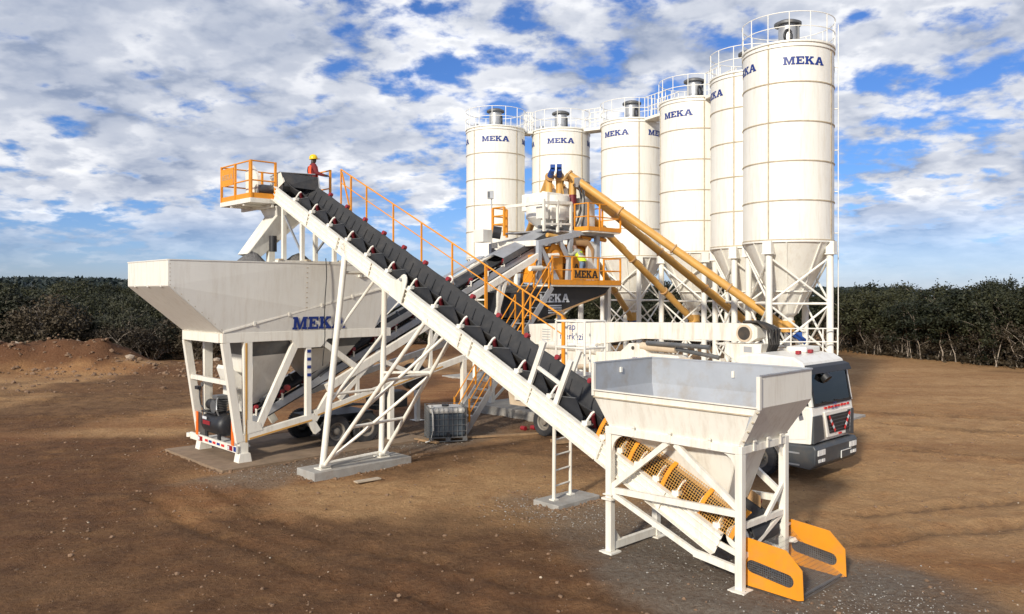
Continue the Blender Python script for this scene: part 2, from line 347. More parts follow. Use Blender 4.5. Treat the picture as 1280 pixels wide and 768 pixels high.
def build_ground():
    xs = axis_(-900, -17, 19, 900, 0.13, 1.03); ys = axis_(-120, 9.5, 36, 900, 0.13, 1.028)
    X, Y = np.meshgrid(xs, ys); Z = height(X, Y); ny, nx = X.shape
    v = np.stack([X, Y, Z], -1).reshape(-1, 3)
    i = np.arange(nx * ny).reshape(ny, nx); f = np.stack([i[:-1, :-1], i[:-1, 1:], i[1:, 1:], i[1:, :-1]], -1).reshape(-1, 4)
    me = bpy.data.meshes.new('ground'); me.from_pydata(v.tolist(), [], f.tolist()); me.shade_smooth()
    x, y = v[:, 0], v[:, 1]; w = fbm(x * 0.5, y * 0.5, 4, 60) - 0.5
    a = CT * x + ST * y; b = -ST * x + CT * y
    def ell(ca, cb, ra, rb, soft=0.35): return sstep(1 + soft, 1 - soft, np.hypot((a - ca) / ra, (b - cb) / rb) + w * 1.5)
    gravel = np.maximum.reduce([ell(12.7, 7.7, 1.9, 2.9), ell(13.6, 10.8, 1.5, 2.6, 0.5) * 0.8, ell(11.5, 20.2, 3.0, 1.3) * 0.75, ell(16.5, 21.3, 3.5, 1.6) * 0.8, ell(12.8, 4.9, 1.5, 1.6, 0.6) * 0.7,
                                ell(19.5, 23, 7, 3.2, 0.4) * 0.55])
    moist_vignette = sstep(0.42, 0.62, fbm(x * 0.16 + 3, y * 0.16, 4, 71) + 0.42 * sstep(19.0, 13.0, y + 0.3 * x + w * 4) - 0.22 * sstep(3, 10, x) + 0.2 * sstep(-9, -16, x) * sstep(30, 20, y))  # damp soil patches, plus a lower-left vignette painted into the soil colour
    sand = np.maximum(sstep(0.52, 0.72, fbm(x * 0.05, y * 0.16, 4, 81) + 0.25 * sstep(-9, -14, x) * sstep(30, 33, y) * sstep(48, 44, y)), 0.95 * sstep(0.36, 0.60, fbm(x * 0.10, y * 0.36, 4, 83)) * sstep(5.5, 9, x))
    sand = np.maximum(sand, (0.62 + 0.5 * w) * sstep(4.5, 9.5, x + w * 4) * sstep(14.5, 19, y + w * 5))
    sand = np.maximum(sand, (0.55 + 0.8 * w) * sstep(-8, -12, x) * sstep(29, 33, y + w * 5) * sstep(49, 46, y))
    pad = ell(9.9, 22.3, 2.0, 2.6, 0.2) * 0.45
    sand = np.clip(np.maximum(sand, pad), 0, 1)
    bank = sstep(0.35, 0.8, v[:, 2] + w) * sstep(44, 47, y) * sstep(56, 52, y) * sstep(-8, -12, x)
    d = rut(x + w, y + w); trk = np.exp(-(d / 0.3) ** 2)
    for nm, arr in (('gravel', gravel), ('bank', bank), ('moist_vignette', moist_vignette), ('sand', sand), ('track', trk)):
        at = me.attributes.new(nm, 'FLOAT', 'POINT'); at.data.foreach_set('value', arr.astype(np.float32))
    m = bpy.data.materials.new('soil'); m.use_nodes = True; nt = m.node_tree; N = nt.nodes.new; L = nt.links.new
    bs = nt.nodes['Principled BSDF']; bs.inputs['Roughness'].default_value = 0.95; bs.inputs['Specular IOR Level'].default_value = 0.15
    tc = N('ShaderNodeTexCoord')
    def nz(scale, det=6, ro=0.65, sc=(1, 1, 1), rot=0):
        mp = N('ShaderNodeMapping'); mp.inputs['Scale'].default_value = sc; mp.inputs['Rotation'].default_value = (0, 0, rot); L(tc.outputs['Object'], mp.inputs[0])
        n = N('ShaderNodeTexNoise'); n.inputs['Scale'].default_value = scale; n.inputs['Detail'].default_value = det; n.inputs['Roughness'].default_value = ro; L(mp.outputs[0], n.inputs['Vector']); return n.outputs[0]
    def mr(v, a, b, c=0.0, d=1.0):
        n = N('ShaderNodeMapRange'); L(v, n.inputs[0])
        for i, q in enumerate((a, b, c, d)): n.inputs[i + 1].default_value = q
        return n.outputs[0]
    def mix(f, c1, c2):
        n = N('ShaderNodeMix'); n.data_type = 'RGBA'
        for k, c in ((0, f), (6, c1), (7, c2)):
            if isinstance(c, tuple): n.inputs[k].default_value = (*c, 1)
            elif isinstance(c, float): n.inputs[k].default_value = c
            else: L(c, n.inputs[k])
        return n.outputs[2]
    def attr(nm): n = N('ShaderNodeAttribute'); n.attribute_name = nm; return n.outputs['Fac']
    def mth(op, a, b):
        n = N('ShaderNodeMath'); n.operation = op
        for k, c in enumerate((a, b)):
            if isinstance(c, (int, float)): n.inputs[k].default_value = c
            else: L(c, n.inputs[k])
        return n.outputs[0]
    n1, n2, n3, n4 = nz(0.22), nz(1.4), nz(9, 8, 0.7), nz(55, 4, 0.6)
    stk = nz(0.55, 6, 0.6, (0.35, 2.4, 1), R(-6))
    c = mix(mr(n1, 0.38, 0.62), (0.25, 0.097, 0.035), (0.375, 0.180, 0.069))
    c = mix(mr(stk, 0.45, 0.66, 0, 0.55), c, (0.47, 0.27, 0.115))
    c = mix(mth('MULTIPLY', attr('sand'), mr(n2, 0.3, 0.6, 0.35, 1.0)), c, (0.60, 0.365, 0.17))
    c = mix(mth('MULTIPLY', attr('moist_vignette'), mr(n2, 0.3, 0.65, 0.45, 0.95)), c, (0.088, 0.037, 0.016))
    c = mix(mth('MULTIPLY', attr('bank'), 0.92), c, (0.115, 0.042, 0.018))
    c = mix(mth('MULTIPLY', attr('track'), mr(n2, 0.35, 0.6, 0.1, 0.75)), c, (0.115, 0.058, 0.028))
    c = mix(mth('MULTIPLY', attr('gravel'), mr(n3, 0.3, 0.6, 0.5, 1.0)), c, (0.205, 0.185, 0.155))
    c = mix(mr(n3, 0.25, 0.75, 0.0, 1.0), mix(0.42, c, (0.05, 0.024, 0.012)), mix(0.14, c, (0.55, 0.38, 0.23)))
    c = mix(mr(n4, 0.66, 0.76, 0.0, 0.5), c, (0.45, 0.36, 0.26))
    c = mix(mr(n4, 0.40, 0.28, 0.0, 0.5), c, (0.05, 0.03, 0.02))
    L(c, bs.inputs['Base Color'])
    hgt = mth('ADD', mth('MULTIPLY', n3, 0.9), mth('ADD', mth('MULTIPLY', n4, 0.30), mth('MULTIPLY', n2, 1.0)))
    bp = N('ShaderNodeBump'); bp.inputs['Strength'].default_value = 0.9; bp.inputs['Distance'].default_value = 0.13; L(hgt, bp.inputs['Height']); L(bp.outputs[0], bs.inputs['Normal'])
    me.materials.append(m); MATS['soil'] = m
    o = bpy.data.objects.new('ground', me); COL.objects.link(o); tag(o, 'red-brown dirt yard with ruts, gravel patches, darker soil and a painted vignette', 'ground', kind='structure')
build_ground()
def gz(x, y): return float(height(np.array([x]), np.array([y]))[0])

# far hills on the horizon
def build_hills():
    mb = MB(); nx = 90; rows = [(330, 0.0), (420, 0.55), (520, 0.95), (620, 1.0), (760, 0.55), (900, 0.0)]
    for j, (y, k) in enumerate(rows):
        for i in range(nx):
            x = -900 + i * 1500 / (nx - 1) * (y / 520)
            t = x / y
            prof = 8.6 + 5.0 * math.exp(-((t + 0.60) / 0.10) ** 2) + 2.2 * math.exp(-((t + 0.50) / 0.05) ** 2) - 2.5 * sstep(-0.2, 0.5, t) + 1.2 * float(fbm(np.array([x * 0.02]), np.array([y * 0.02]), 3, 5)[0])
            mb.v.append((x, y, 3 + (prof - 3) * k + 2.5 * (float(fbm(np.array([x * 0.05]), np.array([y * 0.05]), 3, 8)[0]) - 0.5) * k))
    mb.f = [(j * nx + i, j * nx + i + 1, (j + 1) * nx + i + 1, (j + 1) * nx + i) for j in range(len(rows) - 1) for i in range(nx - 1)]; mb.m = [0] * len(mb.f)
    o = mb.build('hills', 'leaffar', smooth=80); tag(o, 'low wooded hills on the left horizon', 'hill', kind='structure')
    # tree tops over the hills, read as one mass
    P = []; F = []
    n = 15000; t = RNG.uniform(-0.75, 0.5, n); y = RNG.uniform(340, 640, n); x = t * y
    k = np.interp(y, [r[0] for r in rows], [r[1] for r in rows])
    prof = 8.6 + 5.0 * np.exp(-((t + 0.60) / 0.10) ** 2) + 2.2 * np.exp(-((t + 0.50) / 0.05) ** 2) - 2.5 * sstep(-0.2, 0.5, t)
    z = 3 + (prof - 3) * k
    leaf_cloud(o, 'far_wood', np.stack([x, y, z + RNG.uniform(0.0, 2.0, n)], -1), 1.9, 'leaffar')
def leaf_mesh(name, P, size, m, up=0.35, sz_rng=(0.6, 1.3)):
    n = len(P); d = RNG.normal(size=(n, 3)); d[:, 2] = d[:, 2] * 0.8; d /= np.linalg.norm(d, axis=1)[:, None]
    e = RNG.normal(size=(n, 3)); e -= (e * d).sum(1)[:, None] * d; e /= np.linalg.norm(e, axis=1)[:, None]
    s = (size * RNG.uniform(*sz_rng, n))[:, None]
    q = np.stack([P - d * s, P + e * s * 0.48, P + d * s, P - e * s * 0.48], 1).reshape(-1, 3)
    me = bpy.data.meshes.new(name); me.vertices.add(4 * n); me.vertices.foreach_set('co', q.astype(np.float32).ravel())
    me.loops.add(4 * n); me.loops.foreach_set('vertex_index', np.arange(4 * n, dtype=np.int32))
    me.polygons.add(n); me.polygons.foreach_set('loop_start', np.arange(0, 4 * n, 4, dtype=np.int32)); me.update(calc_edges=True)
    me.materials.append(MATS[m]); return me
def leaf_cloud(parent, name, P, size, m):
    o = bpy.data.objects.new(name, leaf_mesh(name, P, size, m)); COL.objects.link(o)
    tag(o, 'distant tree cover on the low hills at the horizon', 'wood', kind='stuff'); return o
build_hills()

# ------------------------------------------------------------------ trees
def tree_variant(k, h, w, leaf='leaf', bare=0.36, nclump=80, per=150, lsize=0.115, stems=5, low=0.16, thick=1.0, sp=1.0):
    rng = random.Random(100 + k); tr = MB(); clumps = []
    for s in range(stems):
        an = rng.uniform(0, 6.28); lean = rng.uniform(0.10, 0.42) * w; p = Vector((rng.uniform(-.25, .25) * sp, rng.uniform(-.25, .25) * sp, -0.1)); pts = [p]; hh = h * rng.uniform(0.62, 0.92)
        for i in range(1, 7):
            t = i / 6; pts.append(Vector((p.x + math.cos(an) * lean * t ** 1.3 + rng.uniform(-.09, .09), p.y + math.sin(an) * lean * t ** 1.3 + rng.uniform(-.09, .09), hh * t)))
        r0 = rng.uniform(0.045, 0.085) * thick; tr.pipe(pts, [r0 * (1 - 0.78 * i / 6) for i in range(7)], 6)
        for b in range(5):
            i = rng.randint(2, 5); q = pts[i]; a2 = rng.uniform(0, 6.28); l = rng.uniform(0.5, 1.3) * w * 0.35
            e = q + Vector((math.cos(a2) * l, math.sin(a2) * l, rng.uniform(0.2, 0.9) * l + 0.1)); md = (q + e) / 2 + Vector((rng.uniform(-.1, .1), rng.uniform(-.1, .1), 0.07))
            tr.pipe([q, md, e], [r0 * 0.42, r0 * 0.3, r0 * 0.12], 5); clumps.append((e, 0.5))
    for c in range(nclump):
        a = rng.uniform(0, 6.28); rr = math.sqrt(rng.random()) * w * 0.56; t = rng.random()
        top = 1 - 0.33 * (rr / (w * 0.56)) ** 2
        z = h * (bare + (top - bare) * t ** 0.75)
        if rng.random() < low: z = h * rng.uniform(0.08, bare); rr *= 1.05
        clumps.append((Vector((math.cos(a) * rr, math.sin(a) * rr, z)), rng.uniform(0.28, 0.62) * w * 0.25))
    P = []
    for c, s in clumps:
        n = int(per * RNG.uniform(0.5, 1.4)); q = RNG.normal(size=(n, 3)) * np.array([s * 0.62, s * 0.62, s * 0.42]); P.append(q + np.array(c))
    P = np.concatenate(P); P[:, 2] = np.maximum(P[:, 2], 0.05)
    return tr.mesh('trunk', 'trunk', smooth=60), leaf_mesh('crown', P, lsize, leaf)
VAR = [tree_variant(0, 5.6, 4.4), tree_variant(1, 6.2, 5.0, stems=7), tree_variant(2, 5.0, 4.0, nclump=70), tree_variant(3, 6.6, 4.6, bare=0.42, stems=6),
       tree_variant(4, 4.4, 4.2, 'leafdry', bare=0.2, nclump=60, per=110, stems=8), tree_variant(5, 7.0, 4.2, bare=0.62, nclump=46, per=110, stems=3), tree_variant(6, 3.2, 4.4, bare=0.06, nclump=70, stems=4),
       tree_variant(7, 5.8, 4.2, bare=0.52, nclump=55, stems=13, low=0.03, thick=.62, sp=5), tree_variant(8, 5.4, 4.6, bare=0.56, nclump=50, stems=15, low=0.02, thick=.55, sp=6), tree_variant(9, 5.2, 4.2, 'leafgrey', bare=0.3, nclump=60, per=120, stems=6), tree_variant(10, 2.3, 3.2, 'leafdry', bare=0.1, nclump=30, per=70, stems=14, thick=.45, sp=5, lsize=.09)]
def tree(x, y, k, s, label, group, name='scrub_tree'):
    t, c = VAR[k]; o = bpy.data.objects.new(name, None); COL.objects.link(o); o.location = (x, y, gz(x, y) - 0.05); o.scale = (s * random.uniform(.9, 1.15), s * random.uniform(.9, 1.15), s * random.uniform(.93, 1.07)); o.rotation_euler = (0, 0, random.uniform(0, 6.28))
    tag(o, label, 'tree', group); a = bpy.data.objects.new('trunk', t); b = bpy.data.objects.new('crown', c)
    for q in (a, b): COL.objects.link(q); q.parent = o
    return o
def plant_row(pts, step, rows, dy, kinds, label, group, smin=0.9, smax=1.1):
    for r in range(rows):
        for p, q in zip(pts[:-1], pts[1:]):
            p_, q_ = Vector(p), Vector(q); d = (q_ - p_).length; n = max(1, int(d / step)); nr = Vector((-(q_ - p_).y, (q_ - p_).x)).normalized()
            if nr.y < 0: nr = -nr
            for i in range(n):
                c = p_ + (q_ - p_) * ((i + random.random() * 0.6 + 0.2) / n) + nr * (r * dy + random.uniform(-.6, .6))
                tree(c.x, c.y, random.choice(kinds), random.uniform(smin, smax) * (1 + 0.06 * r), label, group)
plant_row([(50, 44), (35, 50.5), (31, 60), (28, 69)], 2.1, 1, 2.5, [7, 8, 7, 8, 2], 'scrub tree with pale bare stems fronting the tree line right of the silos', 'front trees right of the silos', .8, 1.0)
plant_row([(52, 47), (37, 53.5), (33, 63), (29, 72)], 2.6, 2, 3.0, [0, 1, 9, 1, 3], 'dense green tree standing behind the front scrub right of the silos', 'rear trees right of the silos', .74, .95)
plant_row([(-15, 76), (28, 73)], 2.9, 2, 3.2, [0, 1, 2, 3], 'dark green tree in the row seen behind the silo legs', 'trees behind the silos', .76, .98)
plant_row([(50, 43.4), (34.6, 50), (30.6, 59.6), (27.8, 68)], 2.6, 1, 2.5, [10], 'dry brown low bush at the foot of the tree line right of the silos', 'dry bushes right of the silos', .6, 1.1)
plant_row([(-42, 55.5), (-30, 54.8), (-17, 58)], 2.8, 1, 2.5, [10, 4], 'dry brown low bush just behind the spoil bank', 'dry bushes behind the spoil bank', .6, 1.1)
tree(41.5, 69, 5, .98, 'tall flat-topped tree rising above the tree line right of the silos', 'tall trees right of the silos', 'flat_topped_tree')
plant_row([(-50, 58), (-30, 57), (-17, 61), (-13, 72)], 2.5, 1, 2.5, [2, 4, 6, 9, 4, 9], 'low scrubby tree at the edge of the wood behind the spoil bank', 'front scrub behind the spoil bank', .5, 1.05)
plant_row([(-58, 64), (-32, 63), (-14, 70)], 2.8, 4, 4.0, [0, 9, 2, 4, 0, 1], 'round-crowned tree in the dark wood behind the spoil bank', 'wood behind the spoil bank', .6, .84)
plant_row([(-90, 88), (-18, 88)], 3.4, 5, 9.0, [0, 1, 0, 3], 'distant green tree on the rising ground left of the bin', 'trees on the rising ground at the left', .6, .84)
# dry grass tufts along the wood edge
def tufts():
    P = []
    for p, q in (((50, 43), (34.5, 50)), ((34.5, 50), (30.5, 60)), ((30.5, 60), (27.5, 68))):
        n = 900; t = RNG.random(n); x = p[0] + (q[0] - p[0]) * t + RNG.normal(size=n) * .5; y = p[1] + (q[1] - p[1]) * t + RNG.normal(size=n) * .5
        P.append(np.stack([x, y, height(x, y) + RNG.uniform(0.02, .35, n)], -1))
    o = bpy.data.objects.new('dry_grass', leaf_mesh('dry_grass', np.concatenate(P), 0.2, 'leafdry')); COL.objects.link(o)
    tag(o, 'dry grass along the foot of the tree line', 'grass', kind='stuff')
tufts()
# loose stones and clods
def stones():
    ico = bmesh.new(); bmesh.ops.create_icosphere(ico, subdivisions=1, radius=1); bv = np.array([v.co[:] for v in ico.verts]); bf = [[v.index for v in f.verts] for f in ico.faces]; ico.free()
    def scatter(n, fx, s0, s1, name, m, label):
        V = []; F = []
        XY = [fx() for k in range(n)]; HZ = height(np.array([p[0] for p in XY]), np.array([p[1] for p in XY]))
        for k in range(n):
            x, y = XY[k]; s = s0 * (s1 / s0) ** (random.random() ** 2.2); q = bv * (1 + 0.5 * (RNG.random((len(bv), 1)) - 0.5)) * s * np.array([1, random.uniform(.7, 1), random.uniform(.5, .8)])
            a = random.uniform(0, 6.28); c_, s_ = math.cos(a), math.sin(a); q = np.stack([q[:, 0] * c_ - q[:, 1] * s_, q[:, 0] * s_ + q[:, 1] * c_, q[:, 2]], -1) + np.array([x, y, HZ[k] + s * 0.15])
            b = len(V); V += q.tolist(); F += [[i + b for i in f] for f in bf]
        me = bpy.data.meshes.new(name); me.from_pydata(V, [], F); me.materials.append(MATS[m]); o = bpy.data.objects.new(name, me); COL.objects.link(o); tag(o, label, name.replace('_', ' '), kind='stuff')
    def front():
        y = 11 + 22 * random.random() ** 1.4; return random.uniform(-0.66, 0.66) * y, y
    def bank(): x = random.uniform(-40, -13); return x, 48.2 + random.uniform(-1.6, 2.6)
    def grav():
        c = random.choice(((12.6, 7.4, 1.6, 2.2), (13.6, 10.8, 1.2, 2.2), (12.8, 4.8, 1.2, 1.3), (11.3, 20.2, 2.2, .9), (13.0, 12.6, 1.1, 1.4), (16.3, 21, 2.5, 1))); p = PW(random.gauss(c[0], c[2] * .6), random.gauss(c[1], c[3] * .6)); return p.x, p.y
    def left(): return random.uniform(-40, -12), random.uniform(38, 47)
    scatter(200, front, 0.008, 0.03, 'pale_stones', 'paleplank', 'small pale stones scattered over the dirt')
    scatter(1900, front, 0.012, 0.055, 'dirt_clods', 'clod', 'brown clods of earth lying over the yard')
    def pads():
        a0, a1, b0, b1 = random.choice(((10.6, 13.8, 18.6, 19.6), (13.1, 14.6, 12.3, 13.1), (9.3, 12.5, 21.2, 25.4), (9.3, 16, 21.2, 22)))
        s = random.random(); e = random.gauss(0, .1); a, b = ((a0 + (a1 - a0) * s, b0 + e) if random.random() < .6 else (a0 + e, b0 + (b1 - b0) * s)); p = PW(a, b); return p.x, p.y
    scatter(900, pads, 0.012, 0.06, 'pad_soil', 'clod', 'loose soil banked against the concrete pads')
    scatter(2600, grav, 0.008, 0.022, 'gravel', 'concrete', 'grey gravel spread round the feed hopper')
    scatter(800, bank, 0.04, 0.2, 'bank_rubble', 'clod', 'rubble and clods on the spoil bank at the left')
    scatter(260, left, 0.04, 0.2, 'earth_lumps', 'clod', 'lumps of earth on the rough ground at the left')
    for k, (x, y, s) in enumerate(((-31.3, 50.4, .36), (-27.5, 50.6, .26), (-24.0, 50.2, .3), (-20.6, 51, .34), (-19.2, 52, .26))):
        q = bv * (1 + 0.4 * (RNG.random((len(bv), 1)) - 0.5)) * s * np.array([1, .8, .7]); me = bpy.data.meshes.new('boulder'); me.from_pydata(q.tolist(), [], bf); me.materials.append(MATS['rock']); o = bpy.data.objects.new('boulder', me); COL.objects.link(o); o.location = (x, y, gz(x, y) + s * .3)
        tag(o, 'pale boulder lying on top of the spoil bank', 'boulder', 'boulders on the spoil bank')
stones()
# ------------------------------------------------------------------ cement silos
SR, SZ0, SHH = 1.70, 6.90, 1.475
def make_silo():
    t = thing('cement_silo', 'x', 'silo', (0, 0, 0), 'cement silos', plant=False)
    for k in range(5):
        z = SZ0 + k * SHH
        g = MB().lathe([(SR, z + .0), (SR, z + SHH)], 72).build('shell_ring', 'silo', t, smooth=30)
        MB().ring((0, 0, 0), SR - .01, .035, z - .03, z + .012, 72).build('flange', 'joint', g, smooth=30)
        for q in range(4):
            a = math.pi / 2 * q; M_ = Matrix.Rotation(a, 3, 'Z')
            MB().box(M_ @ Vector((SR + .004, 0, z + SHH / 2)), (.03, .05, SHH - .05), M_).build('seam_strip', 'joint', g)
    zt = SZ0 + 5 * SHH
    MB().lathe([(SR - .02, zt), (SR + .05, zt), (SR + .05, zt + .07), (SR - .03, zt + .09), (0.0, zt + .34)], 72).build('roof', 'silo', t, smooth=30)
    MB().ring((0, 0, 0), SR - .01, .05, zt - .16, zt - .10, 72).build('flange', 'silo', t, smooth=30)
    MB().lathe([(SR + .01, SZ0 - .02), (.33, 4.05), (.22, 3.95), (.22, 3.75)], 64).build('cone', 'silo', t, smooth=30)
    MB().ring((0, 0, 0), SR - .02, .06, SZ0 - .10, SZ0 - .035, 72).build('flange', 'silo', t, smooth=30)
    MB().ring((0, 0, 0), .86, .04, 4.93, 4.98, 40).build('flange', 'silo', t, smooth=30)
    for q in range(8):
        a = math.pi / 4 * q + .39; c, s = math.cos(a), math.sin(a)
        MB().beam((c * (SR + .01), s * (SR + .01), SZ0 - .1), (c * .36, s * .36, 4.09), .045, .05).build('cone_rib', 'silo', t)
    MB().tube((0, 0, 3.35), (0, 0, 3.8), .27, 20).build('outlet_valve', 'screw', t, smooth=40)
    LR = SR - .04; lp = [(math.cos(math.pi / 2 * q) * LR, math.sin(math.pi / 2 * q) * LR) for q in range(4)]
    for x, y in lp:
        lg = MB().tube((x, y, 0), (x, y, 6.45), .13, 14).build('leg', 'silo', t, smooth=40)
        M_ = Matrix.Rotation(math.atan2(y, x), 3, 'Z')
        MB().box((x * 1.03, y * 1.03, 6.62), (.30, .34, .46), M_).box((x * 1.03, y * 1.03, 6.37), (.36, .40, .04), M_).build('bracket', 'silo', lg)
        MB().box((x, y, .03), (.45, .45, .05)).build('base_plate', 'silo', lg)
    tiers = [(.25, 2.55), (2.6, 4.45), (4.5, 6.25)]
    for q in range(4):
        p, r_ = lp[q], lp[(q + 1) % 4]
        for i, (z0, z1) in enumerate(tiers):
            tube(t, 'brace', (*p, z0), (*r_, z1), .042, 'silo', 7); tube(t, 'brace', (*r_, z0), (*p, z1), .042, 'silo', 7)
            tube(t, 'girt', (*p, z1 + .03), (*r_, z1 + .03), .045, 'silo', 7) if i < 2 else None
    # guard rail round the roof
    gr = MB()
    for z in (zt + .58, zt + 1.12):
        n = 48; gr.pipe([(math.cos(2 * math.pi * k / n) * (SR + .04), math.sin(2 * math.pi * k / n) * (SR + .04), z) for k in range(n + 1)], .017, 6)
    g = gr.build('guard_rail', 'silo', t, smooth=60)
    for k in range(14):
        a = 2 * math.pi * k / 14; c, s = math.cos(a) * (SR + .04), math.sin(a) * (SR + .04)
        tube(g, 'rail_post', (c, s, zt), (c, s, zt + 1.12), .019, 'silo', 6)
    # dust filter
    f = MB().tube((0, 0, zt + .1), (0, 0, zt + 1.12), .36, 24).build('dust_filter', 'steel', t, smooth=40)
    MB().lathe([(0, zt + 1.13), (.52, zt + 1.13), (.52, zt + 1.22), (.36, zt + 1.3), (0, zt + 1.32)], 24).build('filter_cap', 'darksteel', f, smooth=40)
    mb = MB(); a0 = math.pi / 4
    for rr in (.20,):
        mb.pipe([(math.cos(a0 - .35) * .385 + -math.sin(a0) * math.cos(w) * rr * .7, math.sin(a0 - .35) * .385 + math.cos(a0) * math.cos(w) * rr * .7, zt + .62 + math.sin(w) * rr * 1.25) for w in [2 * math.pi * k / 20 for k in range(21)]], .05, 7)
    mb.build('air_hose', 'black', f, smooth=60)
    tube(f, 'side_pipe', (math.cos(a0 + .8) * .42, math.sin(a0 + .8) * .42, zt + .1), (math.cos(a0 + .8) * .42, math.sin(a0 + .8) * .42, zt + 1.12), .05, 'darksteel', 8)
    tube(t, 'relief_valve', (-.9, -.7, zt + .1), (-.9, -.7, zt + .48), .14, 'steel', 14)
    tz = zt - .86
    for q in range(4):
        a = math.pi / 4 + math.pi / 2 * q; rr = SR + .014
        slab_text('MEKA', .30, lambda x, y, a=a: (rr * math.cos(a + x / rr), rr * math.sin(a + x / rr), tz + y), 1.14).build('lettering', 'navy', t)
    return t
SILOS = [  # world x, y, leg angle seen from the yard, label
 (-0.96, 46.6, 45, 'leftmost cream cement silo, standing alone above the small grey box on a pole'),
 (2.88, 47.2, 45, 'second cream cement silo from the left, behind the top of the mixing tower'),
 (6.70, 44.7, 13, 'third cream cement silo from the left, right of the mixing tower'),
 (9.12, 40.0, 16, 'fourth cream cement silo from the left, in the middle of the curved row'),
 (10.55, 35.4, -23, 'fifth cream cement silo from the left, half hidden by the nearest silo'),
 (10.87, 31.5, -24, 'nearest and largest looking cream cement silo at the right end of the row')]
silo0 = make_silo(); ZT = SZ0 + 5 * SHH
for i, (x, y, ph, lab) in enumerate(SILOS):
    o = silo0 if i == 0 else copy_tree(silo0)
    o.location = (x, y, 0); o.rotation_euler = (0, 0, math.atan2(-y, -x) + R(ph)); o['label'] = lab
# gangways between silo tops
for i, lab in ((0, 'short white gangway joining the tops of the two leftmost silos'), (1, 'white railed gangway joining the second and third silo tops'), (2, 'white railed gangway joining the third and fourth silo tops'), (3, 'white railed gangway joining the fourth and fifth silo tops')):
    p = Vector((SILOS[i][0], SILOS[i][1], ZT)); q = Vector((SILOS[i + 1][0], SILOS[i + 1][1], ZT)); d = (q - p).normalized()
    p2, q2 = p + d * (SR + .06), q - d * (SR + .06); n = Vector((-d.y, d.x, 0)) * .42
    t = thing('gangway', lab, 'walkway', tuple(p2), 'gangways between silo tops', plant=False); off = p2
    L_ = lambda v: v - off
    MB().beam(L_(p2 + Vector((0, 0, -.05))), L_(q2 + Vector((0, 0, -.05))), .86, .14).build('deck', 'silo', t)
    for s in (-1, 1):
        for z in (.55, 1.1): tube(t, 'rail', L_(p2 + n * s + Vector((0, 0, z))), L_(q2 + n * s + Vector((0, 0, z))), .024, 'silo', 6)
        m = max(3, int((q2 - p2).length / .28))
        for k in range(m + 1):
            c = p2 + (q2 - p2) * k / m + n * s; tube(t, 'rail_post', L_(c + Vector((0, 0, -.02))), L_(c + Vector((0, 0, 1.1))), .022, 'silo', 6)
# ladder on the nearest silo
def silo_ladder():
    x, y = SILOS[5][:2]; a = math.atan2(-y, -x) + R(88); r1 = SR + .14; c = Vector((x + math.cos(a) * r1, y + math.sin(a) * r1, 2.6)); tn = Vector((-math.sin(a), math.cos(a), 0)) * .2
    t = thing('silo_ladder', 'thin tall ladder up the right side of the nearest silo', 'ladder', tuple(c), plant=False)
    for s in (-1, 1): tube(t, 'rail', tn * s, tn * s + Vector((0, 0, ZT + .9 - 2.6)), .014, 'silo', 6)
    k = 0.2
    while k < ZT + .8 - 2.6: tube(t, 'rung', -tn + Vector((0, 0, k)), tn + Vector((0, 0, k)), .011, 'silo', 5); k += .3
    inw = Vector((-math.cos(a), -math.sin(a), 0)) * .22
    for z in (4.6, 6.2, 7.8, 9.4, 11.0): tube(t, 'standoff', Vector((0, 0, z)), inw + Vector((0, 0, z)), .02, 'silo', 5)
silo_ladder()
# footing slabs under the silos
for i, (x, y, ph, lab) in enumerate(SILOS):
    o = MB().box((0, 0, -.1), (4.4, 4.4, .36)).build('concrete_footing', 'concrete'); o.location = (x, y, 0); o.rotation_euler = (0, 0, math.atan2(-y, -x) + R(ph))
    tag(o, 'grey concrete footing slab under the legs of a cement silo', 'concrete slab', 'footings under the silos')
# small grey box on a pole beside the leftmost silo
lp = thing('pole_box', 'small grey box on a slim pole in front of the leftmost silo', 'pole', (-.92, 36.0, 0), plant=False)
tube(lp, 'pole', (0, 0, 0), (0, 0, 9.15), .03, 'steel', 8); MB().box((-.05, 0, 9.3), (.28, .2, .36)).build('box_head', 'steel', lp, bevel=.01); MB().box((-.13, -.105, 9.3), (.1, .02, .26)).build('front_cover', 'darksteel', lp)

# ------------------------------------------------------------------ screw conveyors from the silos to the mixing tower
def screw(p, q, r, label, top=False, flanges=4):
    p, q = Vector(p), Vector(q); d = (q - p).normalized(); t = thing('screw_conveyor', label, 'screw conveyor', tuple(q), 'screw conveyors', plant=False)
    P = p - q; ln = P.length
    MB().tube((0, 0, 0), P, r, 20).build('tube', 'screw', t, smooth=40)
    for k in range(flanges + 1):
        c = P * ((k + .02) / (flanges + .04)); MB().tube(c - d * .03, c + d * .03, r + .05, 20).build('flange', 'tan', t, smooth=40)
    for k in range(flanges * 2):
        c = P * ((k + .55) / (flanges * 2)) + Vector((0, 0, r + .02)); MB().beam(c - d * .18, c + d * .18, .16, .05).build('inspection_hatch', 'tan', t)
    MB().tube(P + d * .25 + Vector((0, 0, -.05)), P + d * .25 + Vector((0, 0, -.75)), r * .95, 18).build('outlet_spout', 'screw', t, smooth=40)
    MB().tube(P + d * .25 + Vector((0, 0, -.75)), P + d * .25 + Vector((0, 0, -1.15)), r * 1.0, 18).build('rubber_sleeve', 'maroon', t, smooth=40)
    o, e = (P, -d) if top else (Vector((0, 0, 0)), d)
    g = MB().tube(o, o + e * .25, r * .8, 14).tube(o + e * .25, o + e * (.5 if top else .85), r * .7, 14).build('gear_motor', 'bluegear', t, smooth=40)
    MB().box(o + e * .5 + Vector((0, 0, r * .75)), (.2, .2, .14)).build('terminal_box', 'bluegear', g)
    return t
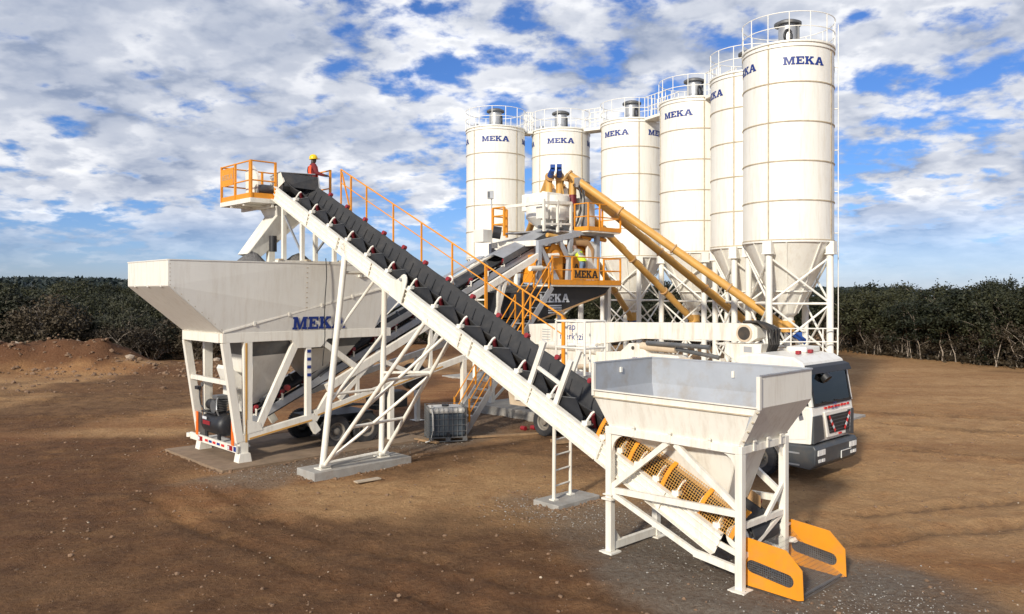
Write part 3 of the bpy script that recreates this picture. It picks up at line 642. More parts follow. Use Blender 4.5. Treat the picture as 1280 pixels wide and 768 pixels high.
# ------------------------------------------------------------------ feed hopper (plant coordinates)
def grid_wires(mb, f, nu, nv, r=.004):
    """wire mesh over a surface f(u, v)"""
    for i in range(nu + 1):
        pts = [Vector(f(i / nu, j / 6)) for j in range(7)]
        mb.pipe(pts, r, 4)
    for j in range(nv + 1):
        pts = [Vector(f(i / 12, j / nv)) for i in range(13)]; mb.pipe(pts, r, 4)
    return mb
ZS = 0.4655
def zc(b): return 4.15 + ZS * (b - 15)
A0, A1 = 11.95, 13.25         # the two stringers
UPN = Vector((0, -ZS, 1)).normalized()
DIR = Vector((0, 1, ZS)).normalized()
def feed_hopper():
    t = thing('feed_hopper', 'white steel loading hopper on four legs with grey inside, over the belt foot', 'hopper', (12.5, 8.28, 0))
    fa0, fa1, fb0, fb1, zt = 11.75, 13.2, 6.91, 9.65, 2.38
    lw = .13
    for a in (fa0, fa1):
        for b in (fb0, fb1):
            lg = box(t, 'leg', (a - lw / 2, b - lw / 2, 0.03), (a + lw / 2, b + lw / 2, zt - .13), bevel=.008)
            box(lg, 'base_plate', (a - .15, b - .15, 0), (a + .15, b + .15, .03))
    # top ring beams
    for a in (fa0, fa1): box(t, 'top_beam', (a - lw / 2 - .003, fb0 - lw / 2 - .003, zt - .13), (a + lw / 2 + .003, fb1 + lw / 2 + .003, zt), bevel=.006)
    for b in (fb0, fb1): box(t, 'top_beam', (fa0 + lw / 2 + .004, b - lw / 2, zt - .127), (fa1 - lw / 2 - .004, b + lw / 2, zt - .003), bevel=.006)
    # bracing on the near and far face
    bm_ = (fb0 + fb1) / 2
    for a, s in ((fa0, -1), (fa1, 1)):
        beam(t, 'diagonal', (a, fb1 - .04, 1.24), (a, bm_ + .06, zt - .14), .075, .10)
        beam(t, 'diagonal', (a + .002, fb0 + .06, 1.36), (a + .002, bm_ - .1, zt - .14), .075, .10)
        beam(t, 'tie', (a - .004, fb1 - .06, 1.19), (a - .004, fb0 + .06, 1.26), .075, .11)
        beam(t, 'diagonal', (a + .003, fb1 - .05, 1.12), (a + .003, fb0 + .82, .42), .075, .095)
        beam(t, 'tie', (a + .001, fb0 + .88, .43), (a + .001, fb0 + .06, .34), .075, .12)
        # rounded corner gussets
        for b, sg in ((fb1, -1), (fb0, 1)):
            pts = [(a - .02, b + sg * lw / 2, zt - .13), (a - .02, b + sg * (lw / 2 + .34), zt - .13)]
            for k in range(1, 6):
                w = math.pi / 2 * k / 6; pts.append((a - .02, b + sg * (lw / 2 + .34 - .34 * math.sin(w)), zt - .13 - .34 * (1 - math.cos(w))))
            pts.append((a - .02, b + sg * lw / 2, zt - .13 - .34))
            MB().prism(pts, (.04, 0, 0)).build('gusset', 'white', t)
    for b, s in ((fb0, 1), (fb1, -1)):
        beam(t, 'tie', (fa0 + .05, b, 1.05), (fa1 - .05, b, 1.05), .075, .09)
        for a, sg in ((fa0, 1), (fa1, -1)):
            pts = [(a + sg * lw / 2, b - .02, zt - .13), (a + sg * (lw / 2 + .3), b - .02, zt - .13)]
            for k in range(1, 6):
                w = math.pi / 2 * k / 6; pts.append((a + sg * (lw / 2 + .3 - .3 * math.sin(w)), b - .02, zt - .13 - .3 * (1 - math.cos(w))))
            pts.append((a + sg * lw / 2, b - .02, zt - .43)); MB().prism(pts, (0, .04, 0)).build('gusset', 'white', t)
    beam(t, 'diagonal', (fa0 + .06, fb0 + .01, .5), (fa1 - .05, fb0 + .01, 1.02), .06, .07)
    beam(t, 'diagonal', (fa1 - .7, fb0 - .01, 1.02), (fa1 - .05, fb0 - .01, 1.55), .06, .07)
    beam(t, 'tie', (fa0 + .06, fb1, .12), (fa1 - .06, fb1, .12), .09, .14)
    MB().prism([(fa0 + .06, fb1 - .02, .19), (fa0 + .3, fb1 - .02, .19), (fa0 + .06, fb1 - .02, .5)], (0, .04, 0)).build('gusset', 'white', t)
    MB().box((fa0 - .0, fb1, 1.02), (.24, .24, .035)).box((fa0 - .0, fb1, 1.1), (.2, .2, .02)).build('leg_clamp', 'white', t)
    # hopper body: flared panels, each its own sheet
    ta0, ta1, tb0, tb1, zl, zw = 11.60, 13.42, 6.50, 9.92, 3.05, 3.56
    th = .012
    def sheet(name, poly, m=('white', 'greypaint'), flip=1, par=t):
        poly = [Vector(p) for p in poly]; nrm = (poly[1] - poly[0]).cross(poly[2] - poly[0]).normalized(); c = sum(poly, Vector()) / len(poly)
        if (c - Vector((12.5, 8.2, 3))).dot(nrm) < 0: nrm = -nrm
        tr = tessellate_polygon([poly]); n = len(poly); mb = MB(); mb.add(poly, tr); mb.mi = 0
        mb2 = MB(); mb2.v = [tuple(p) for p in poly] + [tuple(p - nrm * th) for p in poly]
        mb2.f = [tuple(x) for x in tr] + [tuple(n + i for i in reversed(x)) for x in tr] + [(i, (i + 1) % n, n + (i + 1) % n, n + i) for i in range(n)]
        mb2.m = [0] * len(tr) + [1] * len(tr) + [0] * n
        return mb2.build(name, list(m), par)
    ia0, ia1, ib0, ib1 = fa0 - .01, fa1 + .01, fb0 - .01, fb1 + .01
    sheet('front_panel', [(ia0, ib1, zt), (ia0, ib0, zt), (ta0, tb0 + .15, zl - .12), (ta0, tb1, zl - .12)])
    sheet('front_lip', [(ta0, tb1, zl - .12), (ta0, tb0 + .1, zl - .12), (ta0, tb0, zl), (ta0, tb1, zl)])
    MB().beam((ta0 - .02, tb1, zl + .012), (ta0 - .02, tb0, zl + .012), .06, .02).build('lip_flange', 'white', t)
    MB().beam((ta0 - .018, tb1, zl - .125), (ta0 - .018, tb0 + .12, zl - .125), .03, .018).build('fold_strip', 'joint', t)
    sheet('end_panel', [(ia0, ib0, zt), (ia1, ib0, zt), (ta1, tb0, zl), (ta0, tb0, zl)])
    sheet('end_panel', [(ia0, ib1, zt), (ia1, ib1, zt), (ta1, tb1, zl), (ta0, tb1, zl)])
    sheet('back_panel', [(ia1, ib0, zt), (ia1, ib1, zt), (ta1, tb1, zl), (ta1, tb0, zl)])
    MB().beam((ta0 - .004, tb0 - .01, zl + .01), (ia0 - .01, ib0 - .012, zt + .01), .07, .03, up=(-1, -1, 0)).build('corner_strip', 'white', t)
    for k in range(4):
        f = (k + .5) / 4; p = Vector((ta0, tb0, zl)).lerp(Vector((ia0, ib0, zt)), f); MB().tube(p + Vector((-.03, -.03, .01)), p + Vector((-.05, -.05, .02)), .016, 6).build('bolt', 'joint', t)
    b1 = sheet('raised_board', [(ta0, tb1, zl + .002), (ta1, tb1, zl + .002), (ta1, tb1, zw), (ta0, tb1, zw)])
    b2 = sheet('raised_board', [(ta1, tb1, zl + .002), (ta1, tb0, zl + .002), (ta1, tb0, zw), (ta1, tb1, zw)])
    b3 = sheet('raised_board', [(ta0, tb0, zl + .002), (ta1, tb0, zl + .002), (ta1, tb0, zw), (ta0, tb0, zw)])
    for p, q in (((ta0, tb1), (ta1, tb1)), ((ta1, tb1), (ta1, tb0)), ((ta1, tb0), (ta0, tb0))):
        MB().beam((*p, zw + .012), (*q, zw + .012), .045, .024).build('board_rim', 'greypaint', t)
    box(t, 'end_post', (ta0 - .03, tb1 - .02, zl - .1), (ta0 + .03, tb1 + .04, zw), 'white'); box(t, 'end_post', (ta0 - .03, tb0 - .04, zl - .02), (ta0 + .03, tb0 + .02, zw), 'white')
    box(b1, 'lug', (12.35, tb1 - .05, 3.34), (12.40, tb1 - .015, 3.44), 'white'); box(b2, 'lug', (ta1 - .05, 8.0, 3.3), (ta1 - .015, 8.05, 3.42), 'white')
    # hooks holding the body to the frame
    for b in (9.05, 8.25, 7.45): MB().box((fa0 - .075, b, zt - .02), (.02, .05, .17)).box((fa0 - .09, b, zt + .06), (.03, .08, .03)).build('clip', 'white', t)
    for a in (12.05, 12.5, 12.95): MB().box((a, fb0 - .08, zt - .02), (.05, .02, .17)).box((a, fb0 - .095, zt + .06), (.08, .03, .03)).build('clip', 'white', t)
    # lower funnel following the belt slope
    o0, o1, p0, p1 = 12.18, 12.9, 7.45, 8.95
    lo = [(o0, p0, zc(p0) + .62), (o1, p0, zc(p0) + .62), (o1, p1, zc(p1) + .62), (o0, p1, zc(p1) + .62)]
    hi = [(fa0 + .06, fb0 + .06, zt - .03), (fa1 - .42, fb0 + .06, zt - .03), (fa1 - .06, fb1 - .06, zt - .03), (fa0 + .06, fb1 - .06, zt - .03)]
    for i in range(4):
        j = (i + 1) % 4; MB().plate([lo[i], lo[j], hi[j], hi[i]], .012).build('funnel_panel', 'white', t)
    # skirt boards along the belt
    for a in (o0 - .02, o1 + .02): MB().plate([(a, 7.2, zc(7.2) + .58), (a, 9.6, zc(9.6) + .58), (a, 9.6, zc(9.6) + .74), (a, 7.2, zc(7.2) + .78)], .012).build('skirt_board', 'tan', t)
feed_hopper()

# ------------------------------------------------------------------ loading belt conveyor
def belt_conveyor():
    t = thing('belt_conveyor', 'long white inclined belt conveyor rising from the feed hopper to the bin', 'conveyor', (12.6, 15, 0))
    B0, B1 = 7.42, 23.35
    for a, sg in ((A0, -1), (A1, 1)):
        st = None
        cuts = [B0, 10.05, 13.9, 16.55, 19.6, B1]
        for k in range(5):
            b0, b1 = cuts[k] + .012, cuts[k + 1] - .012
            mb = MB().beam((a, b0, zc(b0)), (a, b1, zc(b1)), .014, .40, UPN)
            for h, w in ((.205, .12), (-.205, .12)):
                o = UPN * h; mb.beam(Vector((a + sg * .05, b0, zc(b0))) + o, Vector((a + sg * .05, b1, zc(b1))) + o, w, .014, UPN)
            for h in (.075, -.055):
                o = UPN * h; mb.beam(Vector((a + sg * .02, b0, zc(b0))) + o, Vector((a + sg * .02, b1, zc(b1))) + o, .05, .03, UPN)
            st = mb.build('stringer', 'white', t)
            if k:
                p = Vector((a + sg * .05, cuts[k], zc(cuts[k]))); MB().beam(p - UPN * .22, p + UPN * .22, .05, .04, DIR).build('splice_bracket', 'white', t)
        for b in (8.6, 12.0, 14.3, 18.0, 21.3):
            p = Vector((a + sg * .045, b, zc(b))); MB().beam(p - UPN * .2, p + UPN * .2, .02, .06, DIR).build('stiffener', 'white', t)
        # folding hinge
        for k, (bh, tall) in enumerate(((16.62, .5),)):
            p = Vector((a + sg * .075, bh, zc(bh)))
            pts = [p + DIR * x + UPN * y for x, y in ((-.22, -.22), (.34, -.22), (.46, .0), (.40, .21), (.22, .24), (.10, .36), (.04, tall - .04), (-.03, tall + .02), (-.11, tall + .03), (-.18, tall - .02), (-.22, tall - .12))]
            MB().prism(pts, (sg * .03, 0, 0)).build('hinge_plate', 'white', t, bevel=.006)
        p = Vector((a + sg * .04, 16.62, zc(16.62))) + UPN * .36; tube(t, 'hinge_pin', p, p + Vector((sg * .12, 0, 0)), .035, 'steel')
    for b in (8.4, 10.4, 12.4, 14.4, 16.0, 17.8, 19.8, 21.8, 23.0):
        beam(t, 'cross_member', (A0 + .01, b, zc(b) - .12), (A1 - .01, b, zc(b) - .12), .06, .09)
    # belt: carrying side, trough section
    cs = [(12.14, .40), (12.16, .36), (12.34, .09), (12.42, .05), (12.78, .05), (12.86, .09), (13.06, .36), (13.08, .40)]
    idl = [22.2 - .97 * k for k in range(13)]
    n = 180; mb = MB(); th = .014
    for k in range(n + 1):
        b = 7.1 + (B1 - 7.15) * k / n; p = Vector((0, b, zc(b)))
        ph = ((b - 22.2) / .97) % 1.0
        sag = .05 * math.sin(math.pi * ph)
        for i, (a, h) in enumerate(cs):
            e = sag * (1.0 if i in (0, 1) else .35 if i in (6, 7) else .5)
            mb.v.append(tuple(Vector((a, 0, 0)) + p + UPN * (h - e + .21 - .12)))
    m = len(cs); mb.f = [(k * m + i, k * m + i + 1, (k + 1) * m + i + 1, (k + 1) * m + i) for k in range(n) for i in range(m - 1)]; mb.m = [0] * len(mb.f)
    o = mb.build('belt', 'belt', t, smooth=50); sd = o.modifiers.new('solid', 'SOLIDIFY'); sd.thickness = th; sd.offset = 0
    # chevron cleats on the belt
    cl = MB(); b = 10.0
    while b < 23.2:
        for sgn in (0, 1):
            ps = []
            for a, h in ((12.74, .06), (12.85, .10), (12.93, .20), (12.975, .255)) if sgn == 0 else ((12.46, .06), (12.35, .10), (12.27, .20), (12.225, .255)):
                d = abs(a - 12.6); bb = b + d * .75; ps.append(Vector((a, bb, zc(bb))) + UPN * (h + .10))
            cl.pipe(ps, .013, 5)
        b += .32
    c = cl.build('chevron_cleats', 'rubber', o, smooth=60); c['kind'] = 'stuff'
    MB().beam((12.6, B0 + .1, zc(B0 + .1) - .16), (12.6, B1 - .1, zc(B1 - .1) - .16), .95, .014, UPN).build('return_belt', 'belt', t)
    # idler sets
    def idler(b, full=True):
        p = Vector((0, b, zc(b))); u = UPN
        at = lambda a, h: Vector((a, 0, 0)) + p + u * h
        f = MB().pipe([at(A0 + .0, .205), at(A0 + .01, .24), at(A0 + .05, .36), at(A0 + .10, .47), at(A0 + .15, .50)], .026, 6).beam(at(A0 - .03, .225), at(A0 + .2, .225), .11, .03, u)
        f.beam(at(A0 + .05, .03), at(A1 - .05, .03), .06, .05, u)
        f.pipe([at(A1, .205), at(A1 - .01, .24), at(A1 - .05, .36), at(A1 - .10, .47), at(A1 - .15, .50)], .026, 6)
        s = f.build('idler_bracket', 'white', t, smooth=50)
        for (x0, h0), (x1, h1) in (((12.07, .46), (12.28, .14)), ((12.4, .07), (12.8, .07)), ((12.92, .14), (13.13, .46))):
            tube(s, 'roller', at(x0, h0), at(x1, h1), .055, 'maroon', 10)
        for x, h in ((A0 + .14, .485), (A1 - .13, .50)):
            tube(s, 'roller_cap', at(x - .05, h + .02), at(x + .05, h + .02 - .03), .062, 'red' if x > 12.6 else 'maroon', 9) if x > 12.6 else None
        box(s, 'bearing_foot', at(A0 + .03, .25) - Vector((.05, .07, .03)), at(A0 + .03, .25) + Vector((.07, .07, .05)), 'white')
    for b in idl: idler(b)
    # black side flaps between the idlers, level along the top
    for b in idl[:-1]:
        lo = b - .97 + .20; z0 = lambda q: zc(q) + .19; top = zc(b) + .235
        fl = MB().prism([(12.045, b - .02, z0(b)), (12.045, b - .02, top - .01), (12.045, b - .74, top), (12.045, b - .93, z0(b - .93) + .14), (12.045, b - .93, z0(b - .93))], (.012, 0, 0)).build('side_flap', 'black', t)
        MB().beam((12.05, b - .02, top), (12.05, b - .74, top + .004), .045, .014).build('flap_rim', 'darksteel', fl)
    b = 10.1
    while b > 7.3: idler(b, False); b -= .42
    # upright frame over the belt
    for k, b in enumerate((12.1, 11.35)):
        p = Vector((A0 + .02, b, zc(b))) + UPN * .2; beam(t, 'upright', p, p + UPN * 1.0, .06, .12, up=DIR)
    p = Vector((A0 + .02, 12.04, zc(12.04))) + UPN * .62; q = Vector((A0 + .02, 11.41, zc(11.41))) + UPN * .62; beam(t, 'crossbar', p, q, .05, .07, up=UPN)
    for b in (12.1, 11.35):
        p = Vector((A1 - .02, b, zc(b))) + UPN * .2; beam(t, 'upright', p, p + UPN * .7, .06, .10, up=DIR)
    # side guards of wire mesh beside the hopper
    gb = [10.22, 9.45, 8.7, 7.95, 7.3]
    def gs(b, v):
        a, h = ((A0 - .0, .215) if v == 0 else (0, 0))
        pts = [(A0 + .0, .22), (A0 + .015, .40), (A0 + .06, .55), (A0 + .16, .66), (A0 + .25, .71)]
        x = v * 4; i = min(3, int(x)); f = x - i; a = pts[i][0] * (1 - f) + pts[i + 1][0] * f; h = pts[i][1] * (1 - f) + pts[i + 1][1] * f
        return Vector((a, b, zc(b))) + UPN * h
    for k in range(4):
        b0, b1 = gb[k] - .03, gb[k + 1] + .03
        w = grid_wires(MB(), lambda u, v: gs(b0 + (b1 - b0) * u, v), 15, 13, .0055).build('mesh_guard', 'screw', t); w['kind'] = 'stuff'
    for b in gb:
        mb = MB()
        for k in range(8): mb.beam(gs(b, k / 8), gs(b, (k + 1) / 8 + .01), .085, .018, up=Vector((-1, 0, .3)))
        mb.build('guard_frame', 'yellow', t)
    # tail drum
    pz = .77
    tube(t, 'tail_drum', (12.12, 7.15, pz), (13.08, 7.15, pz), .22, 'rubber', 24); tube(t, 'drum_disc', (A0 + .09, 7.15, pz), (12.11, 7.15, pz), .2, 'white', 24); tube(t, 'drum_hub', (A0 + .05, 7.15, pz), (A0 + .09, 7.15, pz), .075, 'darksteel', 12)
    MB().beam((A0 + .03, 7.6, zc(7.6) - .05), (A0 + .03, 7.1, pz - .25), .03, .1).build('take_up', 'white', t); MB().beam((A1 + .02, 7.6, zc(7.6) - .05), (A1 + .02, 7.1, pz - .25), .03, .1).build('take_up', 'white', t)
    # curved rubber cover over the far side of the drum
    mb = MB(); pts = [(7.15 - .25 * math.cos(w), pz + .25 * math.sin(w)) for w in (-.3, .1, .5, .9, 1.3, 1.7)] + [(7.7, zc(7.7) + .52)]
    for i in range(len(pts) - 1): mb.beam((12.6, pts[i][0], pts[i][1]), (12.6, pts[i + 1][0], pts[i + 1][1]), .84, .02)
    mb.build('tail_cover', 'rubber', t)
    # walkway on the far side with yellow rail
    wb0, wb1 = 12.6, 23.2
    MB().beam((13.68, wb0, zc(wb0) - .12), (13.68, wb1, zc(wb1) - .12), .72, .05, UPN).build('walkway', 'steel', t)
    RA = 14.05; rail = lambda b, h: Vector((RA, b, zc(b) + h))
    for h, r in ((1.12, .024), (.68, .017)): tube(t, 'handrail', rail(13.0, h), rail(22.9, h), r, 'yellow', 8)
    for k, b in enumerate([13.0, 14.35, 15.75, 17.15, 18.55, 19.95, 21.4, 22.9]):
        beam(t, 'rail_post', rail(b, -.12), rail(b, 1.12), .042, .042 if k != 2 else .08, 'yellow', up=(1, 0, 0))
    beam(t, 'rail_post', rail(22.3, -.12), rail(22.3, 1.12), .05, .05, 'yellow', up=(1, 0, 0)); beam(t, 'rail_brace', rail(22.35, .0), rail(22.85, 1.05), .04, .04, 'yellow', up=(1, 0, 0))
    # white ladder cage at the foot of the walkway
    cg = [(13.42, 12.62), (14.12, 12.62), (14.12, 11.75), (13.42, 11.75)]; z0 = 3.05
    for a, b in cg + [(13.77, 12.62), (14.12, 12.2)]: tube(t, 'cage_post', (a, b, z0), (a, b, z0 + 1.2), .026, 'white', 7)
    for z in (z0 + .6, z0 + 1.2):
        for k in range(4): tube(t, 'cage_rail', (*cg[k], z), (*cg[(k + 1) % 4], z), .024, 'white', 7)
    box(t, 'cage_floor', (13.4, 11.75, z0 - .04), (14.14, 12.62, z0), 'steel')
    beam(t, 'rail_post', (RA, 12.95, z0 - .2), (RA, 12.95, z0 + 1.25), .07, .07, 'yellow', up=(1, 0, 0))
    # head platform
    pf = box(t, 'platform', (11.15, 23.4, 7.70), (14.1, 25.6, 7.84), 'white')
    for a in (11.9, 13.2): beam(pf, 'joist', (a, 23.42, 7.64), (a, 25.58, 7.64), .08, .11)
    for b in (24.0, 24.9): beam(pf, 'joist', (11.2, b, 7.665), (14.05, b, 7.665), .08, .06)
    zf = 7.84
    def rails(pts, par, m='yellow', hs=(.55, 1.15), kick=True, r=.024):
        for p, q in zip(pts[:-1], pts[1:]):
            for h in hs: tube(par, 'rail', (p[0], p[1], zf + h), (q[0], q[1], zf + h), r, m, 7)
            if kick: beam(par, 'toe_board', (p[0], p[1], zf + .08), (q[0], q[1], zf + .08), .02, .17, m)
    rails([(12.0, 23.44), (11.19, 23.44), (11.19, 25.56), (14.06, 25.56), (14.06, 23.6)], pf)
    for a, b in ((12.0, 23.44), (11.19, 23.44), (11.19, 24.55), (11.19, 25.56), (12.6, 25.56), (14.06, 25.56), (14.06, 24.5), (14.06, 23.6)):
        beam(pf, 'rail_post', (a, b, zf - .1), (a, b, zf + 1.17), .065, .065, 'yellow', up=(1, 0, 0))
    beam(pf, 'rail_post', (11.19, 23.53, zf - .1), (11.19, 23.53, zf + 1.17), .05, .05, 'yellow', up=(1, 0, 0))
    sg = box(pf, 'sign_plate', (11.15, 24.62, zf + .5), (11.17, 25.5, zf + 1.06), 'yellow')
    slab_text('MEKA', .17, lambda x, y: (11.145, 25.06 - x, zf + .7 + y), 1.0).build('lettering', 'tan', sg)
    # head drum, drive and hood
    hz_ = zc(23.35) + .16
    tube(t, 'head_drum', (12.1, 23.4, hz_), (13.1, 23.4, hz_), .26, 'rubber', 24)
    MB().prism([(12.08, 23.0, zc(23) + .5), (12.08, 23.95, zf + .15), (12.08, 23.95, zf + .75), (12.08, 23.25, zf + .85)], (.02, 0, 0)).build('hood_side', 'white', t)
    MB().prism([(13.12, 22.6, zc(22.6) + .4), (13.12, 23.95, zf + .15), (13.12, 23.95, zf + .75), (13.12, 22.75, zf + .75)], (.02, 0, 0)).build('hood_side', 'greypaint', t)
    MB().plate([(12.06, 23.3, zf + .86), (13.16, 23.0, zf + .86), (13.16, 23.95, zf + .77), (12.06, 23.95, zf + .77)], .02).build('hood_top', 'greypaint', t)
    MB().plate([(12.08, 22.98, zf + .38), (13.14, 22.7, zf + .30), (13.14, 22.78, zf + .74), (12.08, 23.22, zf + .84)], .015).build('hood_curtain', 'rubber', t)
    MB().prism([(11.55, 23.9, zf + .06), (11.55, 24.55, zf + .06), (11.55, 24.6, zf + .95), (11.55, 24.2, zf + 1.12), (11.55, 23.75, zf + .75), (11.55, 23.7, zf + .4)], (.1, 0, 0)).build('drive_guard', 'white', t)
    g = tube(t, 'gear_motor', (11.55, 23.8, zf + .32), (12.05, 23.8, zf + .32), .17, 'darksteel', 16); box(g, 'motor_base', (11.45, 23.6, zf + .02), (12.05, 24.0, zf + .16), 'yellow')
    # discharge chute
    lo = [(11.35, 24.0, 6.12), (11.75, 24.0, 6.02), (11.75, 24.7, 6.02), (11.35, 24.7, 6.12)]; hi = [(12.1, 23.5, 7.35), (13.1, 23.5, 7.35), (13.1, 24.35, 7.35), (12.1, 24.35, 7.35)]
    for i in range(4): MB().plate([lo[i], lo[(i + 1) % 4], hi[(i + 1) % 4], hi[i]], .012).build('chute_panel', 'white', t)
    tp = [(12.0, 23.35, 7.64), (13.2, 23.35, 7.64), (13.2, 24.5, 7.64), (12.0, 24.5, 7.64)]
    for i in range(4): MB().plate([hi[i], hi[(i + 1) % 4], tp[(i + 1) % 4], tp[i]], .012).build('chute_collar', 'bin', t)
    # head supports on the bin top
    for a in (12.06, 13.16): beam(t, 'head_post', (a, 23.0, 5.86), (a, 23.0, zc(23.0) - .2), .12, .12, up=(1, 0, 0))
    beam(t, 'head_post', (12.12, 24.0, 5.86), (12.12, 24.0, 6.75), .2, .2, 'white', up=(1, 0, 0)); tube(t, 'vibrator', (12.0, 23.6, 6.2), (12.0, 23.6, 6.7), .12, 'black', 12)
    for a in (12.06, 13.16): beam(t, 'head_post', (a, 21.85, 5.86), (a, 21.85, zc(21.85) - .2), .11, .11, up=(1, 0, 0))
    beam(t, 'brace', (12.06, 22.94, 7.3), (12.06, 21.9, 6.1), .05, .06, 'steel'); beam(t, 'brace', (13.16, 22.94, 6.2), (13.16, 21.9, 6.9), .05, .06, 'steel')
    box(t, 'bearer', (11.2, 21.72, 5.79), (14.4, 21.9, 5.86), 'white')
    for b in (22.95, 24.1): box(t, 'bearer', (11.7, b - .08, 5.775), (13.6, b + .08, 5.86), 'white')
    for a in (11.3, 12.2, 13.4, 14.3): box(t, 'shim', (a - .08, 21.7, 5.86), (a + .08, 21.92, 5.90), 'joint')
belt_conveyor()

# tail guard with two orange side plates
def tail_guard():
    t = thing('tail_guard', 'bright orange safety guard plates with mesh slots round the belt tail', 'guard', (12.75, 6.4, 0))
    def side(a, sg):
        pr = [(7.02, .05), (7.0, .80), (6.92, .84), (6.22, .78), (5.95, .52), (5.93, .06), (6.02, .03)]
        hole = []
        for k in range(17):
            w = math.pi / 2 + math.pi * k / 16; hole.append((6.72 - .11 * math.cos(w) * 1, .34 + .11 * math.sin(w)))
        L_, R_ = (6.82, .38), (6.2, .30); hole = []
        ax = Vector((R_[0] - L_[0], R_[1] - L_[1])).normalized(); nr = Vector((-ax.y, ax.x))
        for c, w0 in ((Vector(L_), math.pi / 2), (Vector(R_), -math.pi / 2)):
            for k in range(9):
                w = w0 + math.pi * k / 8; v = c + (ax * math.cos(w) + nr * math.sin(w)) * .105; hole.append((v.x, v.y))
        o3 = [Vector((a, b, z)) for b, z in pr]; h3 = [Vector((a, b, z)) for b, z in hole]; tr = tessellate_polygon([o3, h3]); P = o3 + h3; n = len(P); e = Vector((sg * .012, 0, 0))
        mb = MB(); fs = [tuple(x) for x in tr] + [tuple(n + i for i in reversed(x)) for x in tr]
        k0 = len(o3)
        fs += [(i, (i + 1) % k0, n + (i + 1) % k0, n + i) for i in range(k0)] + [(k0 + i, k0 + (i + 1) % len(h3), n + k0 + (i + 1) % len(h3), n + k0 + i) for i in range(len(h3))]
        mb.add(P + [p + e for p in P], fs); o = mb.build('side_plate', 'yellow', t)
        m = grid_wires(MB(), lambda u, v: (a + .008, 6.93 - .82 * u, .50 - .26 * v - .07 * u), 22, 7, .005).build('slot_mesh', 'darksteel', o); m['kind'] = 'stuff'
    side(11.98, -1); side(13.52, -1)
    m = grid_wires(MB(), lambda u, v: (12.0 + 1.5 * u, 6.95 - 1.0 * v, .70 - .64 * v ** .75), 26, 16, .0032).build('front_mesh', 'darksteel', t); m['kind'] = 'stuff'
    box(t, 'spacer_bar', (11.99, 6.0, .07), (13.51, 6.04, .09), 'darksteel'); box(t, 'spacer_bar', (11.99, 6.93, .74), (13.51, 6.97, .78), 'white')
    MB().prism([(13.3, 6.95, .56), (13.3, 6.8, .56), (13.3, 6.75, .5), (13.3, 6.95, .48)], (.12, 0, 0)).build('bracket', 'white', t)
tail_guard()

# trestle on its plinth
def trestle():
    t = thing('conveyor_trestle', 'white tube trestle holding up the middle of the belt conveyor', 'trestle', (12.05, 19.1, .2))
    zb = .2
    F = [(11.05, 18.95), (13.1, 19.2)]; T1 = [(A0 - .02, 19.25), (A1 + .02, 19.25)]; T2 = [(A0 - .02, 15.6), (A1 + .02, 15.75)]
    for k in range(2):
        f = Vector((*F[k], zb)); p = Vector((*T1[k], zc(19.25) - .22)); q = Vector((*T2[k], zc(T2[k][1]) - .24))
        tube(t, 'post', f, p, .085 if k == 0 else .08, 'white', 12); tube(t, 'raker', f + Vector((0, -.14, .12)), q, .055, 'white', 10)
        box(t, 'foot_plate', f - Vector((.16, .2, 0)), f + Vector((.16, .16, .025)), 'white'); tube(t, 'foot_pin', f + Vector((-.15, -.14, .1)), f + Vector((.15, -.14, .1)), .05, 'white', 10)
        MB().beam(p + Vector((0, .0, -.25)), p + Vector((0, .12, .35)), .05, .16, up=(0, 1, 0)).build('head_plate', 'white', t)
        q2 = q + Vector((0, 0, 0)); MB().box(q, (.06, .2, .14)).build('head_plate', 'white', t)
        # strut in the post/raker plane
        P = lambda s: f.lerp(p, s); Q = lambda s: (f + Vector((0, -.14, .12))).lerp(q, s)
        tube(t, 'strut', P(.42), Q(.62), .04, 'white', 8) if k == 1 else None
    f0, f1 = Vector((*F[0], zb)), Vector((*F[1], zb)); p0, p1 = Vector((*T1[0], zc(19.25) - .22)), Vector((*T1[1], zc(19.25) - .22)); q0, q1 = Vector((*T2[0], zc(15.6) - .24)), Vector((*T2[1], zc(15.75) - .24))
    tube(t, 'strut', f0.lerp(p0, .30), f1.lerp(p1, .62), .042, 'white', 8)
    tube(t, 'strut', f0.lerp(p0, .63), f1.lerp(p1, .96), .042, 'white', 8)
    tube(t, 'strut', f0.lerp(p0, .34), f1.lerp(p1, .34), .042, 'white', 8); tube(t, 'strut', f0.lerp(p0, .92), f1.lerp(p1, .92), .045, 'white', 8)
    tube(t, 'strut', f0 + Vector((0, 0, .12)), f1 + Vector((0, 0, .12)), .05, 'white', 8)
    for s in (.30, .62): tube(t, 'strut', f0.lerp(q0, s), f1.lerp(q1, s), .042, 'white', 8)
    tube(t, 'strut', f0.lerp(q0, .05), f1.lerp(q1, .60), .042, 'white', 8); tube(t, 'strut', f0.lerp(q0, .42), f1.lerp(q1, .97), .042, 'white', 8)
    o = MB().span((10.62, 18.62, -.1), (13.75, 19.55, .2)).build('concrete_plinth', 'concrete', bevel=.02); o.rotation_euler = (0, 0, TH)
    tag(o, 'long grey concrete plinth under the conveyor trestle', 'plinth')
trestle()
